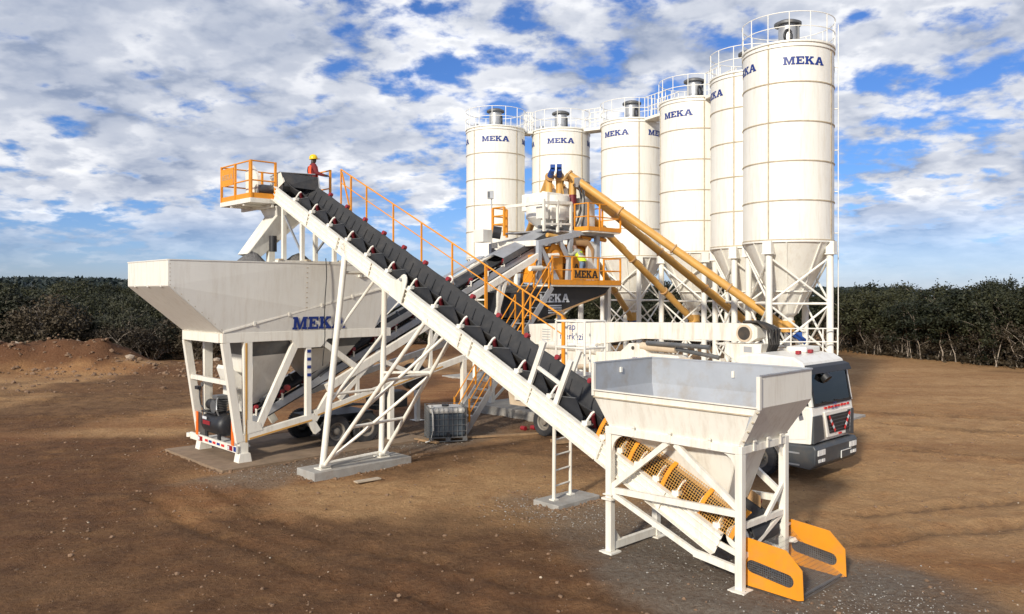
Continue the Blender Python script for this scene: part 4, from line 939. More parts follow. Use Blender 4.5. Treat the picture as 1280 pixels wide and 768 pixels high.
def leg_ladder():
    t = thing('leg_ladder', 'white ladder standing on a small concrete block under the conveyor', 'ladder', (13.75, 12.75, .1))
    A, B = (13.45, 12.72), (14.12, 12.82); top = 3.02
    for (a, b), r in ((A, .045), (B, .038)): tube(t, 'rail', (a, b, .1), (a - .06, b - .08, top), r, 'white', 10); MB().box((a, b, .115), (.16, .16, .03)).build('foot_plate', 'white', t)
    k = .32
    while k < top: tube(t, 'rung', (A[0] - .06 * k / top, A[1] - .08 * k / top, .1 + k), (B[0] - .06 * k / top, B[1] - .08 * k / top, .1 + k), .02, 'white', 7); k += .36
    o = MB().span((13.15, 12.3, -.1), (14.6, 13.1, .1)).build('concrete_block', 'concrete', bevel=.02); o.rotation_euler = (0, 0, TH); tag(o, 'small grey concrete block under the white ladder', 'concrete block')
leg_ladder()
# ------------------------------------------------------------------ aggregate bin trailer
BN, BF = 21.95, 24.7      # near and far chassis planes
def wheel(par, a, b, z, r, w, sg):
    """sg = side the disc faces along a or b ('b-' = towards -b, 'a-' = towards -a)"""
    ax = Vector((0, -1, 0)) if sg == 'b-' else Vector((-1, 0, 0)) if sg == 'a-' else Vector((1, 0, 0)) if sg == 'a+' else Vector((0, 1, 0)); c = Vector((a, b, z))
    M_ = ax.to_track_quat('Z', 'Y').to_matrix()
    def lathe_ax(prof, n): mb = MB().lathe(prof, n); mb.v = [tuple(M_ @ Vector(p) + c) for p in mb.v]; return mb
    ty = lathe_ax([(r * .56, w / 2 - .02), (r * .6, w / 2), (r * .93, w / 2), (r, w / 2 - .05), (r, -w / 2 + .05), (r * .93, -w / 2), (r * .56, -w / 2)], 36).build('wheel', 'rubber', par, smooth=35)
    lathe_ax([(r * .57, w / 2 - .01), (r * .50, w / 2 - .03), (r * .46, w / 2 - .10), (r * .24, w / 2 - .13), (r * .22, w / 2 - .02), (r * .1, w / 2 + .0), (0, w / 2 + .0)], 30).build('rim', 'rim', ty, smooth=35)
    for k in range(10):
        an = 2 * math.pi * k / 10; p = M_ @ Vector((math.cos(an) * r * .3, math.sin(an) * r * .3, w / 2 - .12)) + c; MB().tube(p, p + ax * .05, .02, 6).build('wheel_nut', 'darksteel', ty)
    tr = MB()
    for k in range(40):
        an = 2 * math.pi * k / 40; p = M_ @ Vector((math.cos(an) * r, math.sin(an) * r, 0)) + c; M2 = M_ @ Matrix.Rotation(an, 3, 'Z'); tr.box(p, (.022, .035, w * .82), M2)
    tr.build('tread', 'rubber', ty)
    return ty
CH = lambda a: 3.78 + .46 * (a - 16.75)       # upper chord of the inclined chassis
CL = lambda a: 1.05 + .218 * (a - 11.4)       # lower chord
def trailer():
    t = thing('bin_trailer', 'white aggregate bin trailer with sloping hopper, chassis frame and inclined weigh belt', 'batching plant', (12.2, 23.3, 0))
    a0, a1, f0, f1, zt, zs, zf = 8.07, 16.2, 9.62, 14.68, 5.77, 5.09, 3.75
    n0, n1, m0, m1 = 21.75, 24.9, BN - .05, BF + .05    # bin rim planes / frame planes
    S = lambda name, poly, m='bin', par=t: MB().plate(poly, .014).build(name, m, par)
    # side walls in two panels each with fold line
    for b, bb, s in ((n0, m0, -1), (n1, m1, 1)):
        am = 12.26
        S('side_panel', [(a0, b, zt), (a0, b, zs), (f0, bb, zf), (am, b + (bb - b) * .35, 4.42), (am, b, zt)])
        S('side_panel', [(am, b, zt), (am, b + (bb - b) * .35, 4.42), (15.3, b + (bb - b) * .1, 5.12), (a1, b, zs), (a1, b, zt)])
        S('lower_side_panel', [(f0 + .02, bb - s * .0, zf - .002), (f1, bb, zf - .002), (15.3, b + (bb - b) * .1, 5.11), (am, b + (bb - b) * .35, 4.41)])
        MB().beam((f0, bb + s * .02, zf + .03), (15.3, b + (bb - b) * .1 + s * .03, 5.14), .05, .05).build('fold_flange', 'white', t)
        for k in range(5):
            p = Vector((f0, bb + s * .045, zf + .03)).lerp(Vector((15.3, b + (bb - b) * .1 + s * .05, 5.14)), .16 + .19 * k); MB().box(p, (.06, .03, .12)).build('fold_clip', 'white', t)
        MB().beam((a0, b, zt + .015), (a1, b, zt + .015), .06, .03).build('rim_flange', 'bin', t)
        MB().beam((am, b + s * .006, zt - .02), (am, b + (bb - b) * .35 + s * .006, 4.44), .012, .02).build('seam', 'joint', t)
        for k in range(9):
            z = zt - .12 - k * .15; MB().box((am - .09, b + (zt - z) / 1.35 * (bb - b) * .35 + s * .012, z), (.05, .02, .022)).build('bolt', 'joint', t)
        for k in range(6): MB().box((a0 + .03, b + s * .01, zt - .1 - k * .11), (.025, .02, .02)).build('bolt', 'joint', t)
        for k in range(8):
            p = Vector((a0, b, zs)).lerp(Vector((f0, bb, zf)), (k + .5) / 8); MB().box(p + Vector((.05, s * .012, .02)), (.025, .02, .02)).build('bolt', 'joint', t)
    for a, aa, f, s in ((a0, a0, f0, -1), (a1, a1, f1, 1)):
        S('end_panel', [(a, n0 + .015, zt), (a, n1 - .015, zt), (a, n1 - .015, zs), (a, n0 + .015, zs)], 'white')
        S('end_slope', [(a, n0 + .016, zs - .003), (a, n1 - .016, zs - .003), (f, m1 - .016, zf), (f, m0 + .016, zf)])
        MB().beam((a, n0, zt + .016), (a, n1, zt + .016), .06, .03).build('rim_flange', 'bin', t)
        for k in range(3):
            b = n0 + .5 + k * 1.0; MB().box((a + s * .02, b, zs + .0), (.03, .1, .06)).build('bolt', 'bin', t); MB().box((f + s * .03, b, zf + .05), (.05, .14, .07)).build('bolt', 'white', t)
    MB().beam((12.26, n0 + .03, zt - .03), (12.26, n1 - .03, zt - .03), .05, .06).build('divider', 'bin', t)
    S('divider', [(12.26, n0 + .05, zt - .07), (12.26, n1 - .05, zt - .07), (12.26, m1 - .05, zf + .2), (12.26, m0 + .05, zf + .2)])
    MB().beam((14.0, n0 - .03, 5.43), (15.9, n0 - .03, 5.43), .05, .07).build('side_rail', 'white', t); MB().box((14.0, n0 - .05, 5.47), (.08, .08, .16)).build('rail_end', 'white', t)
    slab_text('MEKA', .38, lambda x, y: (12.64 + x, m0 - .03 - (y + .1) * .14, 3.79 + y), 1.02).build('lettering', 'navy', t)
    # chassis, near and far
    for b, s in ((BN, -1), (BF, 1)):
        beam(t, 'top_beam', (f0 - .02, b, zf - .14), (15.3, b, zf - .14), .16, .27, bevel=.006)
        beam(t, 'end_leg', (f0 + .08, b, zf - .28), (10.12, b, .62), .155, .22, up=(1, 0, 0), bevel=.006)
        beam(t, 'post', (10.36, b, zf - .27), (10.36, b, .86), .15, .26, up=(1, 0, 0), bevel=.006)
        beam(t, 'diagonal', (11.92, b + .002, zf - .3), (10.62, b + .002, .84), .15, .21, up=(1, 0, 0), bevel=.006)
        MB().prism([(11.72, b - .085, zf - .272), (12.95, b - .085, zf - .272), (12.7, b - .085, zf - .52), (11.9, b - .085, zf - .52)], (0, .17, 0)).build('gusset', 'white', t)
        beam(t, 'post', (12.3, b, zf - .5), (12.3, b, 1.12), .15, .17, up=(1, 0, 0), bevel=.006)
        beam(t, 'diagonal', (12.75, b + .002, zf - .35), (14.1, b + .002, CH(14.1) - .1), .14, .17, up=(0, 0, 1))
        beam(t, 'bottom_beam', (10.0, b + .003, .70), (12.5, b + .003, 1.10), .15, .22, bevel=.006)
        MB().prism([(10.22, b - .083, .82), (10.8, b - .083, .9), (10.72, b - .083, 1.12), (10.3, b - .083, 1.25)], (0, .166, 0)).build('gusset', 'white', t)
        beam(t, 'knee', (12.35, b - .001, 1.04), (12.62, b - .001, .62), .14, .22, up=(1, 0, 0)); beam(t, 'knee', (12.5, b - .002, 1.0), (13.05, b - .002, 1.75), .14, .18, up=(1, 0, 0))
        sx = box(t, 'support_foot', (10.1, b - .07, .06), (10.36, b + .07, .62), 'white'); MB().prism([(10.02, b - .16, 0.0), (10.44, b - .16, 0.0), (10.38, b - .16, .3), (10.08, b - .16, .3)], (0, .32, 0)).build('foot_plate', 'white', sx)
        # inclined truss
        beam(t, 'lower_chord', (12.5, b + .004, CL(12.5) - .1), (21.5, b + .004, CL(21.5)), .14, .2, bevel=.006)
        beam(t, 'upper_chord', (12.95, b - .003, CH(12.95) - .1), (22.4, b - .003, CH(22.4)), .15, .24, bevel=.006)
        for k, (u, v, up_) in enumerate(((14.6, 13.4, 0), (14.75, 16.2, 0), (17.8, 16.35, 0), (17.95, 19.6, 0), (20.6, 19.7, 0))):
            beam(t, 'web', (u, b + .001, CH(u) - .1), (v, b + .001, CL(v) + .08), .11, .14, up=(1, 0, 0))
        beam(t, 'web_post', (14.05, b, CH(14.05) - .05), (14.05, b, CL(14.05)), .11, .12, up=(1, 0, 0)); beam(t, 'web_post', (17.0, b, CH(17.0) - .05), (17.0, b, CL(17.0)), .11, .12, up=(1, 0, 0)); beam(t, 'web_post', (20.2, b, CH(20.2) - .05), (20.2, b, CL(20.2)), .11, .12, up=(1, 0, 0))
        for a in (15.35, 18.5): lg = beam(t, 'landing_leg', (a, b, CL(a) - .1), (a, b, .03), .17, .17, up=(1, 0, 0), bevel=.006); box(lg, 'base_plate', (a - .2, b - .2, 0), (a + .2, b + .2, .03))
        beam(t, 'yellow_stripe', (12.6, b + s * .078, CL(12.6) - .17), (17.5, b + s * .078, CL(17.5) - .06), .008, .045, 'screw'); beam(t, 'yellow_stripe', (10.4, b + s * .08, .69), (12.4, b + s * .08, 1.01), .008, .05, 'screw')
        beam(t, 'yellow_stripe', (10.30, b + s * .079, zf - .3), (10.30, b + s * .079, .6), .06, .008, 'screw', up=(0, 1, 0))
    for k in range(4): MB().box((12.3, BN - .085, 3.12 - k * .24), (.12, .012, .09)).build('warning_sticker', 'navy', t)
    # cross members at the end
    beam(t, 'end_beam', (f0 + .0, BN + .08, zf - .14), (f0 + .0, BF - .08, zf - .14), .16, .26)
    beam(t, 'end_tie', (9.86, BN + .07, 2.32), (9.86, BF - .07, 2.32), .10, .13)
    for b in (23.0, 23.95): beam(t, 'end_post', (10.9, b + .3, zf - .2), (10.9, b + .3, 2.3), .16, .10, up=(0, 1, 0)) if b > 23.5 else None
    bar = beam(t, 'rear_bumper', (10.02, BN - .1, .43), (10.02, BF + .45, .43), .06, .2)
    for b in (22.25, 24.35): MB().box((9.98, b, .43), (.02, .3, .14)).build('tail_lamp', 'tailred', bar); MB().box((9.965, b + .07, .43), (.01, .1, .1)).build('lamp_lens', 'letterwhite', bar)
    for k, (b, m) in enumerate(((22.75, 'redwhite'), (23.05, 'navy'), (23.35, 'redwhite'), (23.62, 'navy'), (23.9, 'redwhite'))): MB().box((9.985, b, .43), (.012, .2, .07)).build('marker_strip', m, bar)
    for b in (BN + .12, BF - .12): MB().box((9.98, b, .88), (.03, .14, .72)).build('warning_board', 'orange', bar)
    tube(bar, 'tow_eye', (10.0, BF + .5, .38), (10.0, BF + .5, .5), .1, 'white', 12)
    box(bar, 'bumper_sticker', (9.982, BN - .08, .36), (9.988, BN + .08, .5), 'navy')
    box(t, 'compressor_deck', (10.06, BN + .3, .38), (10.6, BF - .1, .44), 'trailergrey')
    # discharge funnels under the bins
    for c0, c1 in ((10.6, 12.1), (12.4, 14.3)):
        am = (c0 + c1) / 2; hi = [(c0, BN + .12, zf - .3), (c1, BN + .12, zf - .3), (c1, BF - .12, zf - .3), (c0, BF - .12, zf - .3)]; zb = 1.5 + (am - 11.3) * .3
        lo = [(am - .35, 22.95, zb), (am + .35, 22.95, zb + .2), (am + .35, 23.7, zb + .2), (am - .35, 23.7, zb)]
        md = [Vector(h).lerp(Vector(l), .22) for h, l in zip(hi, lo)]
        for i in range(4):
            j = (i + 1) % 4; MB().plate([hi[i], hi[j], md[j], md[i]], .012).build('funnel_skirt', 'darksteel', t); MB().plate([md[i], md[j], lo[j], lo[i]], .012).build('funnel_panel', 'bin', t)
        for k, b in enumerate((22.75, 23.9)): tube(t, 'air_cylinder', (am - .2, b, zb + .1), (am + .5, b, zb + .55), .06, 'darksteel', 10)
    MB().prism([(10.35, 23.1, 2.7), (10.95, 23.1, 2.2), (10.95, 23.1, 1.3), (10.75, 23.1, 1.3), (10.3, 23.1, 2.6)], (0, .8, 0)).build('funnel_throat', 'bin', t)
    tube(t, 'red_cap', (11.85, 22.35, 2.0), (11.85, 22.45, 2.0), .09, 'red', 14)
    # weigh belt running up inside the chassis
    bz = lambda a: .98 + (6.85 - .98) * (a - 10.7) / (23.4 - 10.7)
    for b in (22.72, 23.88):
        beam(t, 'belt_stringer', (10.7, b, bz(10.7)), (23.4, b, bz(23.4)), .05, .22, 'greypaint' if b < 23 else 'steel')
    mb = MB(); cs = [(22.80, .30), (23.0, .14), (23.6, .14), (23.80, .30)]; n = 40; NU = Vector((-.488, 0, 1)).normalized()
    for k in range(n + 1):
        a = 10.7 + 12.7 * k / n
        for b, h in cs: mb.v.append(tuple(Vector((a, b, bz(a))) + NU * h))
    mb.f = [(k * 4 + i, k * 4 + i + 1, (k + 1) * 4 + i + 1, (k + 1) * 4 + i) for k in range(n) for i in range(3)]; mb.m = [0] * len(mb.f)
    o = mb.build('weigh_belt', 'rubber', t, smooth=50); o.modifiers.new('solid', 'SOLIDIFY').thickness = .015
    MB().beam((10.8, 23.3, bz(10.8) - .2), (23.3, 23.3, bz(23.3) - .2), .95, .02).build('return_belt', 'rubber', t)
    a = 11.0
    while a < 23.2:
        p = Vector((a, 0, bz(a))); s = MB().pipe([p + Vector((0, 22.7, .08)), p + Vector((0, 22.68, .25)), p + Vector((0, 22.78, .34))], .03, 6).beam(p + Vector((0, 22.72, .1)), p + Vector((0, 23.88, .1)), .06, .05).build('idler_bracket', 'white', t)
        for y0, h0, y1, h1 in ((22.74, .33, 22.98, .13), (23.02, .1, 23.58, .1), (23.62, .13, 23.86, .33)): tube(s, 'roller', p + Vector((0, y0, h0)), p + Vector((0, y1, h1)), .05, 'darksteel' if y0 > 23 else 'maroon', 8)
        tube(s, 'roller_cap', p + Vector((0, 22.66, .36)), p + Vector((0, 22.76, .34)), .06, 'red', 8)
        a += .85
    # head cover of the weigh belt
    for k in range(2):
        u = 21.1 + k * 1.25; v = u + 1.22; q = MB().plate([(u, 22.64, bz(u) + .44), (v, 22.64, bz(v) + .44), (v, 23.2, bz(v) + .60), (u, 23.2, bz(u) + .60)], .012)
        q.plate([(u, 23.2, bz(u) + .60), (v, 23.2, bz(v) + .60), (v, 23.95, bz(v) + .44), (u, 23.95, bz(u) + .44)], .012).build('belt_cover', 'steel', t)
        MB().plate([(u, 22.635, bz(u) + .2), (v, 22.635, bz(v) + .2), (v, 22.635, bz(v) + .44), (u, 22.635, bz(u) + .44)], .012).build('belt_cover_side', 'darksteel', t)
    MB().plate([(15.5, 22.66, bz(15.5) + .34), (18.5, 22.66, bz(18.5) + .34), (18.5, 22.62, bz(18.5) + .58), (15.5, 22.62, bz(15.5) + .58)], .01).build('wind_board', 'steel', t)
    tube(t, 'head_drum', (23.4, 22.8, bz(23.4)), (23.4, 23.8, bz(23.4)), .3, 'darksteel', 20)
    # walkway rail strip on the far chord
    beam(t, 'far_ledge', (16, 24.95, CH(16) + .2), (22, 24.95, CH(22) + .2), .4, .05, 'greypaint')
    # axle and wheels
    for a in (13.45, 14.55):
        for b, sg in ((22.28, 'b-'), (24.37, 'b+')): wheel(t, a, b, .5, .5, .28, sg)
        tube(t, 'axle', (a, 22.3, .5), (a, 24.35, .5), .07, 'darksteel', 10)
    mb = MB()
    for k in range(8):
        a0_ = 12.8 + k * .3; mb.beam((a0_, 22.3, 1.2 + .09 * math.sin(math.pi * k / 7)), (a0_ + .31, 22.3, 1.2 + .09 * math.sin(math.pi * (k + 1) / 7)), .5, .03)
    mb.build('mudguard', 'rubber', t)
    box(t, 'axle_frame', (12.9, 22.6, .7), (15.1, 24.05, .95), 'black'); box(t, 'spare_box', (15.0, 22.3, 1.0), (16.3, 22.9, 1.55), 'black', bevel=.03)
    tube(t, 'spare_tyre', (16.9, 22.6, 1.95), (16.9, 22.95, 1.95), .46, 'rubber', 26)
    # air hoses at the end frame
    MB().pipe([(9.95, 24.3, 2.0), (9.9, 24.2, 1.75), (9.9, 24.1, 1.5), (9.95, 23.9, 1.3), (10.1, 23.6, 1.25)], .022, 6).build('air_hose', 'black', t, smooth=60)
    box(t, 'air_fitting', (9.84, 24.2, 1.95), (9.96, 24.42, 2.05), 'black'); tube(t, 'gauge', (9.94, 24.05, 2.12), (9.9, 24.05, 2.12), .07, 'darksteel', 12)
    box(t, 'control_box', (10.5, 23.1, 1.62), (10.9, 23.9, 2.0), 'bin', bevel=.01)
trailer()
# heaps of stone in the bin
for k, (a, b, r, h, lab) in enumerate(((11.3, 23.6, 1.35, 1.3, 'grey aggregate heap showing over the bin rim, under the chute tip'), (12.95, 23.7, 1.5, 1.3, 'grey aggregate heap showing over the bin rim behind the head posts'))):
    mb = MB(); n = 40; m = 8
    for i in range(m):
        for j in range(n):
            w = 2 * math.pi * j / n; rr = r * (1 - i / (m - 1)) * (1 + .06 * math.sin(3 * w + k)); mb.v.append((a + math.cos(w) * rr, b + math.sin(w) * rr, 4.95 + h * (i / (m - 1)) ** .9 * (1 - .06 * (i == m - 1)) + random.uniform(-.03, .03)))
    mb.f = [(i * n + j, i * n + (j + 1) % n, (i + 1) * n + (j + 1) % n, (i + 1) * n + j) for i in range(m - 1) for j in range(n)]; mb.m = [0] * len(mb.f)
    o = mb.build('aggregate_heap', 'aggregate', smooth=80); o.rotation_euler = (0, 0, TH); tag(o, lab, 'gravel heap', 'heaps in the bin')
# black cable hanging down the bin side
o = MB().pipe([(12.75 + .03 * math.sin(k), 21.66 + .012 * k * (k > 5), 5.95 - .3 * k) for k in range(12)], .014, 6).build('hanging_cable', 'black'); o.rotation_euler = (0, 0, TH); tag(o, 'thin black cable hanging down the bin side near the lettering', 'cable')
# air compressor on the deck
def compressor():
    t = thing('air_compressor', 'black air compressor with horizontal tank on the trailer end deck', 'air compressor', (10.55, 23.5, .44))
    BASE[t.name] = BASE[t.name] - Vector((-.2, .6, -.20)); z = 1.13
    mb = MB(); prof = [(0, -.72), (.2, -.70), (.30, -.62), (.33, -.5), (.33, .5), (.30, .62), (.2, .70), (0, .72)]
    m = MB().lathe(prof, 28); M_ = Matrix.Rotation(R(90), 3, 'X'); m.v = [tuple(M_ @ Vector(p) + Vector((10.5, 23.1, z))) for p in m.v]; tk = m.build('air_tank', 'black', t, smooth=40)
    for b in (22.65, 23.55):
        for a in (10.3, 10.7): beam(tk, 'foot', (a, b, .66), (a, b, .9), .05, .16, 'black', up=(0, 1, 0))
    box(tk, 'label_stripe', (10.155, 23.0, 1.12), (10.168, 23.5, 1.24), 'red'); box(tk, 'label_stripe', (10.165, 23.25, 1.27), (10.178, 23.55, 1.35), 'letterwhite')
    p = box(t, 'pump_block', (10.35, 22.9, 1.48), (10.65, 23.2, 1.86), 'black', bevel=.02)
    for k in range(7): box(p, 'cooling_fin', (10.31, 22.87, 1.53 + k * .05), (10.69, 23.23, 1.55 + k * .05), 'darksteel')
    box(p, 'cylinder_head', (10.33, 22.88, 1.89), (10.67, 23.22, 2.0), 'darksteel', bevel=.01)
    tube(t, 'motor', (10.5, 23.32, 1.66), (10.5, 23.75, 1.66), .16, 'black', 18); tube(t, 'flywheel', (10.28, 23.05, 1.66), (10.33, 23.05, 1.66), .2, 'darksteel', 20); box(t, 'mount_plate', (10.25, 22.8, 1.44), (10.75, 23.85, 1.48), 'black')
    MB().pipe([(10.4, 22.95, 1.95), (10.3, 22.8, 1.9), (10.25, 22.75, 1.6), (10.35, 22.8, 1.42)], .025, 7).build('pipe', 'steel', t, smooth=60)
compressor()
# slab under the trailer end
o = MB().span((9.3, 21.2, -.12), (16.4, 25.4, .05)).build('concrete_pad', 'dustpad'); o.rotation_euler = (0, 0, TH); tag(o, 'thin dusty concrete pad under the bin trailer', 'concrete pad')

# ------------------------------------------------------------------ mixing tower
def tower():
    t = thing('mixing_tower', 'steel mixing tower with orange mixer, railed platforms and white weigh hoppers', 'mixing tower', (24.4, 23.3, 0))
    Z1, Z2 = 5.2, 7.45
    for b in (BN, BF):
        for a in (22.35, 26.55):
            lg = beam(t, 'column', (a, b, .03), (a, b, Z1 - .2), .2, .2, 'white', up=(1, 0, 0)); box(lg, 'base_plate', (a - .25, b - .25, 0), (a + .25, b + .25, .03))
        beam(t, 'deck_beam', (22.2, b, Z1 - .1), (26.7, b, Z1 - .1), .16, .2)
        beam(t, 'column', (22.35, b, Z1), (22.35, b, 6.92), .16, .18, 'greypaint', up=(1, 0, 0))
        beam(t, 'top_chord', (22.28, b - .002, 6.82), (24.7, b - .002, 7.33), .16, .22, 'greypaint')
        beam(t, 'column', (24.02, b, Z1), (24.2, b, 7.15), .15, .2, 'greypaint', up=(1, 0, 0)); beam(t, 'diagonal', (23.55, b + .002, 7.0), (24.05, b + .002, 6.3), .13, .14, 'greypaint', up=(1, 0, 0))
        beam(t, 'diagonal', (22.45, b + .002, 6.65), (23.5, b + .002, Z1 + .05), .13, .17, 'greypaint', up=(1, 0, 0))
        beam(t, 'column', (25.85, b, Z1), (25.85, b, 7.3), .15, .22, 'greypaint', up=(1, 0, 0))
        beam(t, 'brace', (22.4, b, .4), (26.5, b, 3.4), .08, .08); beam(t, 'brace', (26.5, b + .1, .4), (22.4, b + .1, 3.4), .08, .08)
        beam(t, 'top_beam', (24.2, b, 7.36), (26.9, b, 7.36), .15, .16, 'greypaint')
    beam(t, 'cross_beam', (22.35, BN + .08, 6.85), (22.35, BF - .08, 6.85), .16, .22, 'white'); beam(t, 'cross_beam', (26.8, BN + .08, 7.36), (26.8, BF - .08, 7.36), .15, .16, 'greypaint')
    # mixer platform
    pf = box(t, 'platform', (22.05, 20.95, Z1 - .06), (26.2, 21.85, Z1), 'white'); box(pf, 'toe_board', (22.05, 20.93, Z1), (26.2, 20.95, Z1 + .2), 'yellow'); box(pf, 'toe_board', (26.2, 20.95, Z1), (26.22, 21.85, Z1 + .2), 'yellow')
    for z in (.58, 1.1): tube(pf, 'rail', (22.05, 20.96, Z1 + z), (26.18, 20.96, Z1 + z), .024, 'yellow', 7); tube(pf, 'rail', (26.18, 20.96, Z1 + z), (26.18, 21.85, Z1 + z), .024, 'yellow', 7)
    for a in (22.08, 23.2, 24.75, 26.18): beam(pf, 'rail_post', (a, 20.96, Z1), (a, 20.96, Z1 + 1.12), .06, .06, 'yellow', up=(1, 0, 0))
    beam(pf, 'rail_post', (26.18, 21.85, Z1), (26.18, 21.85, Z1 + 1.12), .06, .06, 'yellow', up=(1, 0, 0))
    sg = box(pf, 'sign_plate', (23.2, 20.915, Z1 + .21), (24.75, 20.93, Z1 + .66), 'yellow'); slab_text('MEKA', .30, lambda x, y: (23.98 + x, 20.905, Z1 + .28 + y), 1.0).build('lettering', 'letterblack', sg)
    box(t, 'mixer_floor', (22.3, 22.05, Z1 - .05), (26.5, 24.6, Z1 + .0), 'steel')
    # mixer: drum with gearbox and cover plates
    dm = MB().lathe([(0, Z1 + .12), (1.12, Z1 + .12), (1.12, Z1 + 1.4), (1.0, Z1 + 1.55), (.6, Z1 + 1.66), (0, Z1 + 1.7)], 40, (25.0, 23.3, 0)).build('mixer_drum', 'yellow', t, smooth=35)
    MB().ring((25.0, 23.3, 0), 1.12, .05, Z1 + .55, Z1 + .6, 40).build('drum_band', 'tan', dm)
    slab_text('MEKA', .22, lambda x, y: (25.0 + 1.135 * math.sin((x - .55) / 1.135), 23.3 - 1.135 * math.cos((x - .55) / 1.135), Z1 + .68 + y), 1.0).build('lettering', 'letterblack', dm)
    MB().tube((24.3, 22.5, Z1 + 1.4), (25.7, 22.5, Z1 + 1.4), .3, 18).build('drum_hood', 'yellow', dm, smooth=40)
    bx = MB().prism([(22.5, 22.1, Z1 + .1), (23.9, 22.1, Z1 + .1), (23.9, 22.1, Z1 + 1.3), (23.7, 22.1, Z1 + 1.62), (23.3, 22.1, Z1 + 1.68), (23.05, 22.1, Z1 + 1.3), (22.5, 22.1, Z1 + 1.2)], (0, .9, 0)).build('gearbox', 'yellow', t, bevel=.02)
    tube(bx, 'pulley', (23.4, 22.08, Z1 + 1.2), (23.4, 22.02, Z1 + 1.2), .22, 'yellow', 18); tube(bx, 'motor', (22.4, 22.3, Z1 + .5), (22.9, 22.3, Z1 + .5), .24, 'yellow', 16)
    tube(t, 'air_cylinder', (21.6, 21.7, Z1 + .62), (22.3, 21.75, Z1 + .66), .1, 'white', 12); tube(t, 'cylinder_rod', (22.3, 21.75, Z1 + .66), (23.0, 21.8, Z1 + .7), .045, 'white', 10)
    tube(t, 'duct', (22.9, 22.0, Z1 + 1.15), (23.5, 22.0, Z1 + 1.2), .1, 'white', 12)
    for k in range(6): MB().box((22.7 + .25 * k, 22.3 + .2 * (k % 2), Z1 + 1.55 + .06 * k), (.22, .3, .2)).build('hydraulic_block', 'darksteel' if k % 2 else 'steel', t)
    MB().pipe([(24.35, 22.15, 7.2), (24.6, 22.1, 7.0), (25.3, 22.1, 7.0), (25.6, 22.1, 6.7), (25.65, 22.15, 6.1)], .17, 10).build('dust_duct', 'tan', t, smooth=60)
    box(t, 'grey_cabinet', (25.3, 21.98, Z1 + .4), (25.75, 22.1, Z1 + 1.85), 'bin')
    # black discharge skirt below the platform
    sk = MB().prism([(22.0, 21.3, Z1 - .08), (25.9, 21.3, Z1 - .08), (25.6, 21.3, Z1 - .35), (21.6, 21.3, 3.85), (20.9, 21.3, 3.95), (20.9, 21.3, 4.9)], (0, 2.2, 0)).build('discharge_skirt', 'black', t)
    slab_text('MEKA', .33, lambda x, y: (22.55 + x, 21.285, 4.52 + y), 1.1).build('lettering', 'letterwhite', sk)
    for k in range(4): box(sk, 'text_line', (22.2, 21.288, 4.1 + k * .09), (22.95, 21.296, 4.15 + k * .09), 'letterwhite')
    beam(sk, 'edge_strip', (21.6, 21.28, 3.84), (25.6, 21.28, Z1 - .36), .03, .06, 'tan')
    sk2 = box(t, 'lower_skirt', (21.2, 21.5, 3.0), (23.2, 23.3, 3.82), 'black'); slab_text('MEKA', .25, lambda x, y: (22.2 + x, 21.485, 3.42 + y), 1.0).build('lettering', 'letterwhite', sk2)
    # upper platform
    uf = box(t, 'upper_platform', (24.78, 21.5, Z2 - .06), (26.85, 22.3, Z2), 'white')
    for lo, hi in (((24.76, 21.48, Z2), (26.87, 21.5, Z2 + .17)), ((24.74, 21.5, Z2), (24.76, 22.25, Z2 + .17)), ((26.87, 21.5, Z2), (26.89, 22.3, Z2 + .17))): box(uf, 'toe_board', lo, hi, 'yellow')
    for z in (.58, 1.12):
        tube(uf, 'rail', (24.78, 21.5, Z2 + z), (26.86, 21.5, Z2 + z), .024, 'yellow', 7); tube(uf, 'rail', (24.78, 21.5, Z2 + z), (24.78, 22.25, Z2 + z), .024, 'yellow', 7); tube(uf, 'rail', (26.86, 21.5, Z2 + z), (26.86, 23.6, Z2 + z), .024, 'yellow', 7)
    for a, b in ((24.78, 21.5), (24.78, 22.25), (25.5, 21.5), (26.86, 21.5), (26.86, 22.5), (26.86, 23.6)): beam(uf, 'rail_post', (a, b, Z2), (a, b, Z2 + 1.14), .06, .06, 'yellow', up=(1, 0, 0))
    box(t, 'upper_floor', (23.3, 22.3, Z2 - .06), (26.85, 24.9, Z2 - .004), 'steel')
    # white rail frame and boxes
    for a, b in ((22.95, 22.25), (23.75, 22.25), (24.55, 22.25)): beam(t, 'frame_post', (a, b, Z2 - .1), (a, b, Z2 + 1.2), .09, .09, 'white', up=(1, 0, 0))
    beam(t, 'frame_rail', (22.95, 22.25, Z2 + 1.05), (24.55, 22.25, Z2 + 1.15), .08, .12, 'white'); beam(t, 'frame_rail', (22.95, 22.25, Z2 + .2), (24.55, 22.25, Z2 + .28), .07, .08, 'white'); beam(t, 'frame_rail', (22.95, 22.25, Z2 + 1.05), (22.95, 24.6, Z2 + 1.05), .08, .12, 'white')
    for k, a in enumerate((23.15, 23.7, 24.2)): v = box(t, 'water_meter', (a, 22.55, Z2 + .45), (a + .38, 22.9, Z2 + .95), 'bin', bevel=.02); tube(v, 'pipe', (a + .19, 22.7, Z2 + .05), (a + .19, 22.7, Z2 + .45), .07, 'white', 10)
    MB().pipe([(23.0, 22.6, Z2 + .1), (23.5, 22.55, Z2 + .12), (24.4, 22.6, Z2 + .1)], .07, 8).build('pipe', 'darksteel', t, smooth=60)
    # white weigh hoppers
    w = MB().lathe([(.35, Z2 + .1), (.95, Z2 + .6), (.95, Z2 + 1.5), (0, Z2 + 1.55)], 36, (24.6, 23.6, 0)).build('cement_weigher', 'silo', t, smooth=30); MB().ring((24.6, 23.6, 0), .95, .04, Z2 + 1.1, Z2 + 1.15, 36).build('band', 'joint', w)
